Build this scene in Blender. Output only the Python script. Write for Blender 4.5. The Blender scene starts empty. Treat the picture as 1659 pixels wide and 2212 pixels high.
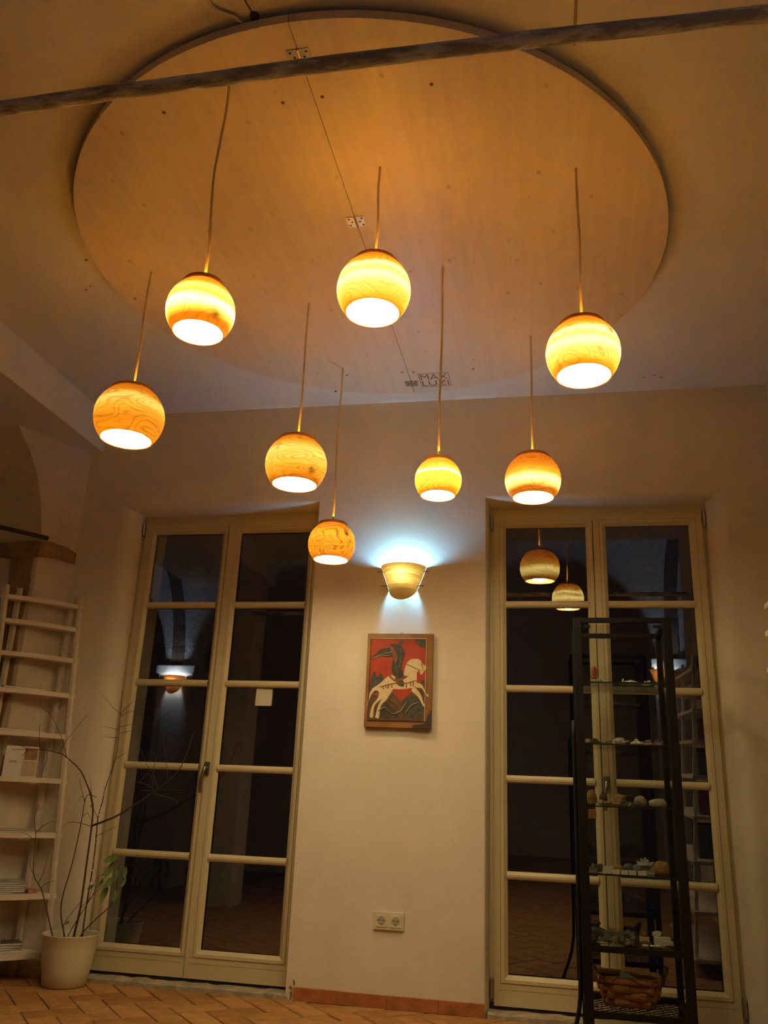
import bpy, bmesh, math, random
from mathutils import Vector, Matrix

# ------------------------------------------------------------------ camera, world, exposure
F_PX, YAW, PITCH, ROLL = 1833.9, 0.204438, 0.327500, 0.043559
CAM = Vector((0.0, -4.50028, 0.93354))
sc = bpy.context.scene
C = sc.collection
_f = Vector((-math.sin(YAW) * math.cos(PITCH), math.cos(YAW) * math.cos(PITCH), math.sin(PITCH)))
_r0 = Vector((math.cos(YAW), math.sin(YAW), 0))
_u0 = _r0.cross(_f)
_r = _r0 * math.cos(ROLL) + _u0 * math.sin(ROLL)
_u = _u0 * math.cos(ROLL) - _r0 * math.sin(ROLL)
cd = bpy.data.cameras.new('camera')
cam = bpy.data.objects.new('camera', cd)
C.objects.link(cam)
cd.sensor_fit = 'HORIZONTAL'
cd.sensor_width = 36.0
cd.lens = 36.0 * F_PX / 1659.0
cd.clip_start = 0.05
m = Matrix.Identity(4)
for i in range(3):
    m[i][0], m[i][1], m[i][2], m[i][3] = _r[i], _u[i], -_f[i], CAM[i]
cam.matrix_world = m
sc.camera = cam
w = bpy.data.worlds.new('night')
sc.world = w
w.use_nodes = True
w.node_tree.nodes['Background'].inputs[0].default_value = (0.010, 0.012, 0.020, 1)
w.node_tree.nodes['Background'].inputs[1].default_value = 0.12
sc.view_settings.view_transform = 'Standard'
sc.view_settings.look = 'None'
sc.view_settings.gamma = 1.0
sc.view_settings.use_curve_mapping = False
sc.view_settings.exposure = 0.0
sc.cycles.use_denoising = True
sc.cycles.max_bounces = 8
sc.cycles.diffuse_bounces = 4
sc.cycles.glossy_bounces = 3
sc.cycles.use_adaptive_sampling = True
sc.cycles.adaptive_threshold = 0.03
sc.cycles.transparent_max_bounces = 16
sc.cycles.sample_clamp_indirect = 30.0
sc.cycles.blur_glossy = 0.3
sc.cycles.caustics_reflective = False

BULB = (1.0, 0.80, 0.45)        # warm pendant bulbs
BULB_L = 206.0
COOL = (0.20, 0.55, 1.0)        # cool sconce bulbs
COOL_L = 430.0
SHADE_T = 0.095                  # how much light the turned wood lets through


# ------------------------------------------------------------------ pixel rays
def ray(x, y):
    return _f + _r * ((x - 829.5) / F_PX) - _u * ((y - 1106.0) / F_PX)
def aty(x, y, Y):
    d = ray(x, y); return CAM + d * ((Y - CAM.y) / d.y)
def atz(x, y, Z):
    d = ray(x, y); return CAM + d * ((Z - CAM.z) / d.z)

rnd = random.Random(7)

# ------------------------------------------------------------------ materials
MATS = {}
def nodes(name):
    mt = bpy.data.materials.new(name); mt.use_nodes = True
    nt = mt.node_tree; nt.nodes.clear()
    out = nt.nodes.new('ShaderNodeOutputMaterial')
    return mt, nt, out
def N(nt, t, **kw):
    n = nt.nodes.new(t)
    for k, v in kw.items():
        if k.startswith('i_'):
            key = k[2:]
            n.inputs[int(key) if key.isdigit() else key.replace('_', ' ')].default_value = v
        else:
            setattr(n, k, v)
    return n
def rgba(c): return (c[0], c[1], c[2], 1.0)
def mat(name, col, rough=0.6, var=0.12, scale=12.0, bump=0.0, bscale=60.0, metal=0.0, stretch=None, spec=0.4, col2=None, cut=None, coat=0.0):
    """principled colour with noise mottling between col and col2 and a noise bump"""
    if name in MATS: return MATS[name]
    mt, nt, out = nodes(name)
    b = N(nt, 'ShaderNodeBsdfPrincipled')
    b.inputs['Roughness'].default_value = rough
    b.inputs['Metallic'].default_value = metal
    b.inputs['Specular IOR Level'].default_value = spec
    b.inputs['Coat Weight'].default_value = coat
    tc = N(nt, 'ShaderNodeTexCoord')
    mp = N(nt, 'ShaderNodeMapping')
    if stretch: mp.inputs['Scale'].default_value = stretch
    nt.links.new(tc.outputs['Object'], mp.inputs['Vector'])
    no = N(nt, 'ShaderNodeTexNoise', i_Scale=scale, i_Detail=5.0, i_Roughness=0.6)
    nt.links.new(mp.outputs[0], no.inputs['Vector'])
    rp = N(nt, 'ShaderNodeValToRGB')
    if cut:
        rp.color_ramp.elements[0].position, rp.color_ramp.elements[1].position = cut
    else:
        rp.color_ramp.elements[0].position, rp.color_ramp.elements[1].position = 0.3, 0.7
    c2 = col2 or tuple(max(0, c * (1 - var)) for c in col)
    rp.color_ramp.elements[0].color = rgba(c2)
    rp.color_ramp.elements[1].color = rgba(col if col2 else tuple(min(1, c * (1 + var * .5)) for c in col))
    nt.links.new(no.outputs[0], rp.inputs[0])
    nt.links.new(rp.outputs[0], b.inputs['Base Color'])
    if bump:
        n2 = N(nt, 'ShaderNodeTexNoise', i_Scale=bscale, i_Detail=4.0)
        nt.links.new(mp.outputs[0], n2.inputs['Vector'])
        bp = N(nt, 'ShaderNodeBump', i_Strength=bump, i_Distance=0.01)
        nt.links.new(n2.outputs[0], bp.inputs['Height'])
        nt.links.new(bp.outputs[0], b.inputs['Normal'])
    nt.links.new(b.outputs[0], out.inputs[0])
    MATS[name] = mt
    return mt
def emit(name, col, s):
    if name in MATS: return MATS[name]
    mt, nt, out = nodes(name)
    e = N(nt, 'ShaderNodeEmission', i_Strength=s); e.inputs[0].default_value = rgba(col)
    nt.links.new(e.outputs[0], out.inputs[0]); MATS[name] = mt
    return mt
def glass(name, f0=0.08, tint=(1, 1, 1), rough=0.0):
    if name in MATS: return MATS[name]
    mt, nt, out = nodes(name)
    lw = N(nt, 'ShaderNodeLayerWeight', i_Blend=0.5)
    pw = N(nt, 'ShaderNodeMath', operation='POWER'); pw.inputs[1].default_value = 5.0
    nt.links.new(lw.outputs['Facing'], pw.inputs[0])
    ma = N(nt, 'ShaderNodeMath', operation='MULTIPLY_ADD'); ma.inputs[1].default_value = 1 - f0; ma.inputs[2].default_value = f0
    nt.links.new(pw.outputs[0], ma.inputs[0])
    t = N(nt, 'ShaderNodeBsdfTransparent'); t.inputs[0].default_value = rgba(tint)
    g = N(nt, 'ShaderNodeBsdfGlossy', i_Roughness=rough)
    mx = N(nt, 'ShaderNodeMixShader')
    nt.links.new(ma.outputs[0], mx.inputs[0]); nt.links.new(t.outputs[0], mx.inputs[1]); nt.links.new(g.outputs[0], mx.inputs[2])
    nt.links.new(mx.outputs[0], out.inputs[0]); MATS[name] = mt
    return mt

def board_material():
    """pale limed spruce of the ceiling disc: long strips, faint grain, small knots"""
    mt, nt, out = nodes('limed_spruce')
    b = N(nt, 'ShaderNodeBsdfPrincipled'); b.inputs['Roughness'].default_value = 0.42
    b.inputs['Specular IOR Level'].default_value = 0.35
    tc = N(nt, 'ShaderNodeTexCoord')
    mp = N(nt, 'ShaderNodeMapping'); mp.inputs['Scale'].default_value = (16, 0.7, 1)
    nt.links.new(tc.outputs['Object'], mp.inputs[0])
    g = N(nt, 'ShaderNodeTexNoise', i_Scale=1.6, i_Detail=7.0, i_Roughness=0.62, i_Distortion=0.35)
    nt.links.new(mp.outputs[0], g.inputs['Vector'])
    r = N(nt, 'ShaderNodeValToRGB')
    r.color_ramp.elements[0].position = 0.25; r.color_ramp.elements[0].color = (0.62, 0.485, 0.35, 1)
    r.color_ramp.elements[1].position = 0.70; r.color_ramp.elements[1].color = (0.70, 0.565, 0.42, 1)
    nt.links.new(g.outputs[0], r.inputs[0])
    # knots: sparse voronoi dots, stretched along the boards
    mp2 = N(nt, 'ShaderNodeMapping'); mp2.inputs['Scale'].default_value = (6.3, 4.1, 1); mp2.inputs['Rotation'].default_value = (0, 0, .35)
    nt.links.new(tc.outputs['Object'], mp2.inputs[0])
    v = N(nt, 'ShaderNodeTexVoronoi', voronoi_dimensions='2D', i_Scale=1.0, i_Randomness=1.0)
    nt.links.new(mp2.outputs[0], v.inputs['Vector'])
    k = N(nt, 'ShaderNodeValToRGB')
    k.color_ramp.elements[0].position = 0.025; k.color_ramp.elements[0].color = (0.55, 0.55, 0.55, 1)
    k.color_ramp.elements[1].position = 0.060; k.color_ramp.elements[1].color = (0, 0, 0, 1)
    nt.links.new(v.outputs['Distance'], k.inputs[0])
    mx = N(nt, 'ShaderNodeMix', data_type='RGBA')
    sc_ = N(nt, 'ShaderNodeSeparateColor'); nt.links.new(v.outputs['Color'], sc_.inputs[0])
    pick = N(nt, 'ShaderNodeMath', operation='SUBTRACT', use_clamp=True); pick.inputs[1].default_value = 0.35
    nt.links.new(sc_.outputs[0], pick.inputs[0])
    kk = N(nt, 'ShaderNodeMath', operation='MULTIPLY'); nt.links.new(k.outputs[0], kk.inputs[0]); nt.links.new(pick.outputs[0], kk.inputs[1])
    k2 = N(nt, 'ShaderNodeMath', operation='MULTIPLY', use_clamp=True); k2.inputs[1].default_value = 2.2; nt.links.new(kk.outputs[0], k2.inputs[0])
    nt.links.new(k2.outputs[0], mx.inputs[0]); nt.links.new(r.outputs[0], mx.inputs[6]); mx.inputs[7].default_value = (0.36, 0.23, 0.12, 1)
    nt.links.new(mx.outputs[2], b.inputs['Base Color'])
    bp = N(nt, 'ShaderNodeBump', i_Strength=0.12, i_Distance=0.004)
    nt.links.new(g.outputs[0], bp.inputs['Height']); nt.links.new(bp.outputs[0], b.inputs['Normal'])
    nt.links.new(b.outputs[0], out.inputs[0])
    return mt

def shade_material(name, R, stops, seed, grain=0.5, lines=17.0, knot=None):
    """thin turned wood lit from inside. stops: (height / radius, rgb transmission)"""
    mt, nt, out = nodes(name)
    tc = N(nt, 'ShaderNodeTexCoord')
    sx = N(nt, 'ShaderNodeSeparateXYZ'); nt.links.new(tc.outputs['Object'], sx.inputs[0])
    mp = N(nt, 'ShaderNodeMapping'); mp.inputs['Scale'].default_value = (1 / R, 1 / R, 2.6 / R); mp.inputs['Location'].default_value = (seed * 3.1, seed * 1.7, seed)
    nt.links.new(tc.outputs['Object'], mp.inputs[0])
    no = N(nt, 'ShaderNodeTexNoise', i_Scale=0.75, i_Detail=3.0, i_Roughness=0.45, i_Distortion=0.5)
    nt.links.new(mp.outputs[0], no.inputs['Vector'])
    # height, warped by the noise
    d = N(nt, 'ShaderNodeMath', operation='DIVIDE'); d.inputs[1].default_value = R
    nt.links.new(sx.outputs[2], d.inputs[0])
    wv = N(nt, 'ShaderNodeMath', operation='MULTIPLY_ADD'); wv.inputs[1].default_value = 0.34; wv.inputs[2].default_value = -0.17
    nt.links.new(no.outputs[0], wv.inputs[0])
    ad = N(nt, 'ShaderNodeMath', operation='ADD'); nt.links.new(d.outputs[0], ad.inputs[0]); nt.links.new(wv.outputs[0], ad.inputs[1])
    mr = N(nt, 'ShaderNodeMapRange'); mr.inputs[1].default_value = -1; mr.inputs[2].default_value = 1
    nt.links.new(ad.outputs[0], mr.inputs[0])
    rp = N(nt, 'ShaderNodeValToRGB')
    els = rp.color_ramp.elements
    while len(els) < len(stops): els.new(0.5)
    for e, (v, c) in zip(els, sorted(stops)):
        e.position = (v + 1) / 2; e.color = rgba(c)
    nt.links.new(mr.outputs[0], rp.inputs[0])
    # year rings: thin iso lines of a slow noise, plus fine horizontal streaks
    mpb = N(nt, 'ShaderNodeMapping'); mpb.inputs['Scale'].default_value = (.8 / R, .8 / R, 1.7 / R); mpb.inputs['Location'].default_value = (seed * 2.3, seed * .9, seed * 1.3)
    nt.links.new(tc.outputs['Object'], mpb.inputs[0])
    nb = N(nt, 'ShaderNodeTexNoise', i_Scale=0.8, i_Detail=1.0, i_Roughness=0.35, i_Distortion=0.5)
    nt.links.new(mpb.outputs[0], nb.inputs['Vector'])
    mu = N(nt, 'ShaderNodeMath', operation='MULTIPLY'); mu.inputs[1].default_value = lines
    nt.links.new(nb.outputs[0], mu.inputs[0])
    fr = N(nt, 'ShaderNodeMath', operation='FRACT'); nt.links.new(mu.outputs[0], fr.inputs[0])
    ln = N(nt, 'ShaderNodeMapRange', interpolation_type='SMOOTHSTEP'); ln.inputs[1].default_value = 0.55; ln.inputs[2].default_value = 1.0
    ln.inputs[3].default_value = 0.0; ln.inputs[4].default_value = 0.75
    nt.links.new(fr.outputs[0], ln.inputs[0])
    fi = N(nt, 'ShaderNodeTexNoise', i_Scale=1.0, i_Detail=4.0)
    mp3 = N(nt, 'ShaderNodeMapping'); mp3.inputs['Scale'].default_value = (1.5 / R, 1.5 / R, 26 / R)
    nt.links.new(tc.outputs['Object'], mp3.inputs[0]); nt.links.new(mp3.outputs[0], fi.inputs['Vector'])
    st = N(nt, 'ShaderNodeMapRange'); st.inputs[1].default_value = .35; st.inputs[2].default_value = .7; st.inputs[3].default_value = 0; st.inputs[4].default_value = .7
    nt.links.new(fi.outputs[0], st.inputs[0])
    a2 = N(nt, 'ShaderNodeMath', operation='ADD'); nt.links.new(ln.outputs[0], a2.inputs[0]); nt.links.new(st.outputs[0], a2.inputs[1])
    gr = N(nt, 'ShaderNodeMath', operation='MULTIPLY_ADD'); gr.inputs[1].default_value = -grain; gr.inputs[2].default_value = 1.0
    nt.links.new(a2.outputs[0], gr.inputs[0])
    m1 = N(nt, 'ShaderNodeVectorMath', operation='SCALE'); nt.links.new(rp.outputs[0], m1.inputs[0]); nt.links.new(gr.outputs[0], m1.inputs['Scale'])
    last = m1.outputs[0]
    if knot:
        dist = N(nt, 'ShaderNodeVectorMath', operation='DISTANCE'); nt.links.new(tc.outputs['Object'], dist.inputs[0]); dist.inputs[1].default_value = knot
        kr = N(nt, 'ShaderNodeMapRange'); kr.inputs[1].default_value = 0.05 * R; kr.inputs[2].default_value = 0.2 * R; kr.inputs[3].default_value = 0.25; kr.inputs[4].default_value = 1.0
        nt.links.new(dist.outputs['Value'], kr.inputs[0])
        m2 = N(nt, 'ShaderNodeVectorMath', operation='SCALE'); nt.links.new(last, m2.inputs[0]); nt.links.new(kr.outputs[0], m2.inputs['Scale']); last = m2.outputs[0]
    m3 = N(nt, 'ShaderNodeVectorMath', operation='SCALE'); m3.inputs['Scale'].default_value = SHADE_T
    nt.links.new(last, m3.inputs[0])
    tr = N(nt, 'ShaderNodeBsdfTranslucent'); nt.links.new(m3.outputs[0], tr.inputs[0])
    pr = N(nt, 'ShaderNodeBsdfPrincipled'); pr.inputs['Base Color'].default_value = (0.78, 0.60, 0.38, 1); pr.inputs['Roughness'].default_value = 0.4
    bc = N(nt, 'ShaderNodeVectorMath', operation='SCALE'); bc.inputs[0].default_value = (0.74, 0.50, 0.24); nt.links.new(gr.outputs[0], bc.inputs['Scale']); nt.links.new(bc.outputs[0], pr.inputs['Base Color'])
    mx = N(nt, 'ShaderNodeMixShader'); mx.inputs[0].default_value = 0.5
    nt.links.new(pr.outputs[0], mx.inputs[1]); nt.links.new(tr.outputs[0], mx.inputs[2])
    nt.links.new(mx.outputs[0], out.inputs[0])
    return mt

PLASTER = mat('wall_plaster', (0.72, 0.645, 0.51), 0.85, 0.07, 3.0, 0.10, 45, spec=0.2)
CEILP = mat('ceiling_plaster', (0.72, 0.66, 0.57), 0.85, 0.06, 2.2, 0.2, 40, spec=0.2)
OLDPL = mat('old_plaster', (0.66, 0.56, 0.42), 0.9, 0.14, 5.0, 0.4, 30, spec=0.2)
BRICKM = mat('bare_masonry', (0.34, 0.22, 0.10), 0.9, 0.45, 9.0, 0.8, 40, spec=0.15)
WHITEP = mat('white_paint_patch', (0.80, 0.77, 0.72), 0.8, 0.05, 20)
DOORP = mat('cream_door_paint', (0.60, 0.51, 0.31), 0.38, 0.05, 4.0, 0.04, 80)
GAPM = mat('black_gap', (0.03, 0.025, 0.02), 0.8)
STEEL = mat('dull_steel', (0.50, 0.47, 0.42), 0.35, 0.1, 40, metal=1.0)
DARKST = mat('bronze_steel', (0.34, 0.29, 0.23), 0.35, 0.1, 40, metal=1.0)
BLACKM = mat('black_lacquered_metal', (0.008, 0.007, 0.006), 0.5, 0.2, 30, spec=0.25)
TERRA = mat('terracotta', (0.43, 0.205, 0.062), 0.7, 0.35, 14, 0.25, 60, spec=0.25)
TERRA2 = mat('terracotta_dark', (0.37, 0.17, 0.05), 0.7, 0.35, 11, 0.25, 60, spec=0.25)
TERRA3 = mat('terracotta_light', (0.47, 0.235, 0.075), 0.7, 0.3, 17, 0.25, 60, spec=0.25)
SKIRT = mat('red_clay_tile', (0.46, 0.17, 0.06), 0.75, 0.3, 16, 0.25, 70, spec=0.2)
MORTAR = mat('floor_mortar', (0.30, 0.20, 0.11), 0.95, 0.3, 30, 0.4, 80)
STONE = mat('sill_stone', (0.42, 0.34, 0.23), 0.9, 0.4, 14, 0.7, 40, spec=0.15)
PANE = glass('window_glass', 0.15, (0.95, 0.96, 0.95))
CABGL = glass('cabinet_glass', 0.045, (0.90, 0.93, 0.91))
SHELFGL = glass('shelf_glass', 0.05, (0.90, 0.93, 0.91))
RODM = mat('rusty_iron', (0.38, 0.34, 0.29), 0.7, 0.5, 9, 0.6, 50, col2=(0.78, 0.75, 0.70), cut=(0.44, 0.56), stretch=(1, 4, 4), spec=0.3)
CORDM = mat('beige_fabric_cord', (0.78, 0.60, 0.36), 0.85, 0.15, 200)
BRASS = mat('brass', (0.70, 0.50, 0.18), 0.3, 0.1, 50, metal=1.0)
CAPW = mat('lamp_cap_wood', (0.62, 0.28, 0.07), 0.45, 0.3, 18, stretch=(1, 6, 6))
COLD = emit('cool_bulb', COOL, COOL_L)
SHELFW = mat('white_glazed_pine', (0.72, 0.62, 0.49), 0.6, 0.12, 6, 0.1, 50, stretch=(1, 1, 8))
POTM = mat('cream_plastic', (0.68, 0.60, 0.42), 0.45, 0.04, 6)
SOIL = mat('potting_soil', (0.06, 0.04, 0.025), 0.95, 0.4, 40, 0.6, 60)
TWIG = mat('twig_bark', (0.085, 0.055, 0.035), 0.8, 0.3, 40)
LEAFM = mat('leaf_green', (0.16, 0.22, 0.06), 0.55, 0.35, 30)
CATKIN = mat('catkin_white', (0.66, 0.60, 0.50), 0.9, 0.1, 60)
PAPERW = mat('white_paper', (0.70, 0.66, 0.58), 0.7, 0.06, 20)
SPRUCE = board_material()
BURN = mat('burnt_lines', (0.20, 0.075, 0.035), 0.8)

# ------------------------------------------------------------------ mesh helpers
def obj(name, bm, material, parent=None, smooth=False, loc=None):
    me = bpy.data.meshes.new(name)
    if smooth:
        for f in bm.faces: f.smooth = True
    bm.normal_update()
    bm.to_mesh(me); bm.free()
    for mtl in (material if isinstance(material, (list, tuple)) else [material]): me.materials.append(mtl)
    o = bpy.data.objects.new(name, me); C.objects.link(o)
    if parent: o.parent = parent
    if loc is not None: o.location = loc
    return o
def mesh_of(name, bm, material, smooth=False):
    me = bpy.data.meshes.new(name)
    if smooth:
        for f in bm.faces: f.smooth = True
    bm.normal_update(); bm.to_mesh(me); bm.free(); me.materials.append(material)
    return me
def inst(name, me, parent=None, loc=(0, 0, 0), rot=None):
    o = bpy.data.objects.new(name, me); C.objects.link(o); o.parent = parent; o.location = loc
    if rot is not None: o.rotation_euler = rot
    return o
def tag(o, label=None, cat=None, group=None, kind=None):
    if label: o['label'] = label
    if cat: o['category'] = cat
    if group: o['group'] = group
    if kind: o['kind'] = kind
    return o
def thing(name, label, cat, loc=(0, 0, 0), rotz=0.0, group=None, kind=None):
    o = bpy.data.objects.new(name, None); C.objects.link(o); o.empty_display_size = 0.05
    o.location = loc; o.rotation_euler = (0, 0, rotz)
    return tag(o, label, cat, group, kind)
def BM(): return bmesh.new()
def box(bm, x0, x1, y0, y1, z0, z1, bev=0.0, mi=0):
    r = bmesh.ops.create_cube(bm, size=1.0)
    vs = r['verts']
    for v in vs:
        v.co = Vector((x0 + (v.co.x + .5) * (x1 - x0), y0 + (v.co.y + .5) * (y1 - y0), z0 + (v.co.z + .5) * (z1 - z0)))
    fs = {f for v in vs for f in v.link_faces}
    for f in fs: f.material_index = mi
    if bev:
        es = {e for v in vs for e in v.link_edges}
        bmesh.ops.bevel(bm, geom=list(es), offset=bev, segments=2, affect='EDGES', profile=0.7)
    return bm
def bx(x0, x1, y0, y1, z0, z1, bev=0.0): return box(BM(), x0, x1, y0, y1, z0, z1, bev)
def tube(bm, pts, rad, sides=8, cap=True):
    pts = [Vector(p) for p in pts]
    rads = rad if isinstance(rad, (list, tuple)) else [rad] * len(pts)
    rings = []
    prev = None
    for i, p in enumerate(pts):
        t = (pts[min(i + 1, len(pts) - 1)] - pts[max(i - 1, 0)]).normalized()
        if prev is None:
            a = t.orthogonal().normalized()
        else:
            a = (prev - t * prev.dot(t)).normalized()
        prev = a
        b = t.cross(a)
        rings.append([bm.verts.new(p + (a * math.cos(2 * math.pi * k / sides) + b * math.sin(2 * math.pi * k / sides)) * rads[i]) for k in range(sides)])
    for A, B in zip(rings, rings[1:]):
        for k in range(sides):
            bm.faces.new((A[k], A[(k + 1) % sides], B[(k + 1) % sides], B[k]))
    if cap:
        bm.faces.new(list(reversed(rings[0]))); bm.faces.new(rings[-1])
    return bm
def lathe(bm, prof, seg=40, close=False):
    """prof: list of (r, z)"""
    rings = []
    for r, z in prof:
        if r < 1e-6: rings.append([bm.verts.new((0, 0, z))])
        else: rings.append([bm.verts.new((r * math.cos(2 * math.pi * k / seg), r * math.sin(2 * math.pi * k / seg), z)) for k in range(seg)])
    pairs = list(zip(rings, rings[1:]))
    if close: pairs.append((rings[-1], rings[0]))
    for A, B in pairs:
        for k in range(seg):
            k2 = (k + 1) % seg
            if len(A) == 1 and len(B) == 1: continue
            if len(A) == 1: bm.faces.new((A[0], B[k2], B[k]))
            elif len(B) == 1: bm.faces.new((A[k], A[k2], B[0]))
            else: bm.faces.new((A[k], A[k2], B[k2], B[k]))
    return bm
def prism(bm, poly, z0, z1, axis='z', mi=0):
    """extrude a 2-D polygon. axis z: (x, y) -> z ; axis y: (x, z) -> y"""
    def P(a, b, c): return (a, b, c) if axis == 'z' else (a, c, b)
    A = [bm.verts.new(P(p[0], p[1], z0)) for p in poly]
    B = [bm.verts.new(P(p[0], p[1], z1)) for p in poly]
    n = len(poly)
    fs = [bm.faces.new(list(reversed(A))), bm.faces.new(B)]
    for i in range(n): fs.append(bm.faces.new((A[i], A[(i + 1) % n], B[(i + 1) % n], B[i])))
    for f in fs: f.material_index = mi
    return bm
def fixn(bm):
    bmesh.ops.recalc_face_normals(bm, faces=bm.faces[:]); return bm
def smoothpath(pts, n=4):
    """catmull-rom"""
    P = [Vector(p) for p in pts]; out = []
    for i in range(len(P) - 1):
        p0, p1, p2, p3 = P[max(i - 1, 0)], P[i], P[i + 1], P[min(i + 2, len(P) - 1)]
        for k in range(n):
            t = k / n
            out.append(0.5 * ((2 * p1) + (p2 - p0) * t + (2 * p0 - 5 * p1 + 4 * p2 - p3) * t * t + (3 * p1 - p0 - 3 * p2 + p3) * t ** 3))
    out.append(P[-1]); return out
def struct(name, bm, material, label, cat, parent=None, smooth=False):
    o = obj(name, bm, material, parent, smooth)
    return tag(o, label, cat, kind='structure')

# ------------------------------------------------------------------ room dimensions
XL, XR, ZC = -2.83, 1.18, 3.184
KX, KY = -2.937, -0.212          # edge of the splayed corner pier on the left
YR = -6.6                        # far end of the room behind the camera
XA = -5.4                        # far side of the aisle on the left
YD = 0.09                        # face of the door leaves
ZT, ZB = 2.488, 0.0357
DOORS = ((-2.4355, -1.8942, -1.3191), (-0.3151, 0.2266, 0.8008))

# ---- back wall with two door niches
def build_back_wall():
    bm = BM()
    th = 0.42
    def quad(a, b, c, d): bm.faces.new([bm.verts.new(p) for p in (a, b, c, d)])
    # soft rounded reveals: steps of (left offset, right offset, top offset, y)
    nich = []
    for (x0, xm, x1), (wl, wr) in zip(DOORS, ((0.115, -0.022), (0.020, 0.105))):
        steps = []
        for k in range(25):
            a = k / 24 * math.pi / 2
            e = 1 - math.sin(a); y = 0.10 * (1 - math.cos(a))
            steps.append((x0 - 0.022 - wl * e, x1 + 0.022 + wr * e, 2.532 + 0.045 * e, y))
        steps.append((x0 - 0.022, x1 + 0.022, 2.532, 0.14))
        steps.append((x0 - 0.022, x1 + 0.022, 2.532, th))
        nich.append(steps)
        for s, t in zip(steps, steps[1:]):
            A = [(s[0], s[3], -0.05), (s[0], s[3], s[2]), (s[1], s[3], s[2]), (s[1], s[3], -0.05)]
            B = [(t[0], t[3], -0.05), (t[0], t[3], t[2]), (t[1], t[3], t[2]), (t[1], t[3], -0.05)]
            for i in range(3): quad(A[i], A[i + 1], B[i + 1], B[i])
    l, r = nich[0][0], nich[1][0]
    xs = [XA, XL, l[0], l[1], r[0], r[1], XR]
    def wq(x0, x1, z0, z1, y=0.0):
        n = max(1, int((x1 - x0) / 0.4)); mz = max(1, int((z1 - z0) / 0.4))
        for i in range(n):
            for j in range(mz):
                a, b = x0 + (x1 - x0) * i / n, x0 + (x1 - x0) * (i + 1) / n
                c, d = z0 + (z1 - z0) * j / mz, z0 + (z1 - z0) * (j + 1) / mz
                quad((a, y, c), (b, y, c), (b, y, d), (a, y, d))
    wq(XA, l[0], -0.05, l[2]); wq(l[1], r[0], -0.05, l[2]); wq(r[1], XR + .3, -0.05, l[2])
    wq(XA, XR + .3, l[2], 3.6)
    # outer face of the wall
    wq(XA, l[0], -0.05, 3.6, th); wq(l[1], r[0], -0.05, 3.6, th); wq(r[1], XR + .3, -0.05, 3.6, th)
    wq(l[0], l[1], l[2], 3.6, th); wq(r[0], r[1], l[2], 3.6, th)
    bmesh.ops.remove_doubles(bm, verts=bm.verts[:], dist=1e-5)
    o = struct('wall_back', fixn(bm), PLASTER, 'cream plastered wall holding the two french doors', 'wall')
    return o
WB = build_back_wall()

# ---- ceiling, beam, side walls, rear of the room
struct('ceiling', bx(-2.76, XR + .3, -3.3, 0.0, ZC, ZC + 0.35), CEILP, 'pale plastered ceiling above the wooden disc', 'ceiling')
CE = bpy.data.objects['ceiling']
for (xa, ya, xb, yb, wd) in ((551, 887, 640, 883, .020), (820, 868, 930, 862, .020), (985, 861, 1068, 856, .022)):
    a, b = atz(xa, ya - 8, ZC), atz(xb, yb - 8, ZC)
    bm = BM(); prism(bm, [(a.x, -.003), (b.x, -.003), (b.x + .015, -.015 - wd), (a.x + .05, -.026 - wd), (a.x - .03, -.018)], ZC - .0012, ZC + .002)
    obj('paint_patch', fixn(bm), WHITEP, CE)
for (px, py, s) in ((186, 625, .012), (187, 561, .01), (196, 618, .008), (1390, 816, .007), (1412, 811, .008), (1428, 815, .008)):
    a = atz(px, py, ZC); bm = BM()
    prism(bm, [(a.x + s * math.cos(t) * rnd.uniform(.6, 1.5), a.y + s * .7 * math.sin(t) * rnd.uniform(.6, 1.3)) for t in (0, 1, 2, 3, 4, 5)], ZC - .0012, ZC + .002)
    obj('chip', fixn(bm), BRICKM, CE)
struct('trim_1', bx(-3.62, -2.75, -3.3, 0.0, 2.935, ZC + 0.35, 0.004), CEILP, 'plastered beam running along the left edge of the ceiling', 'beam')

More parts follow.
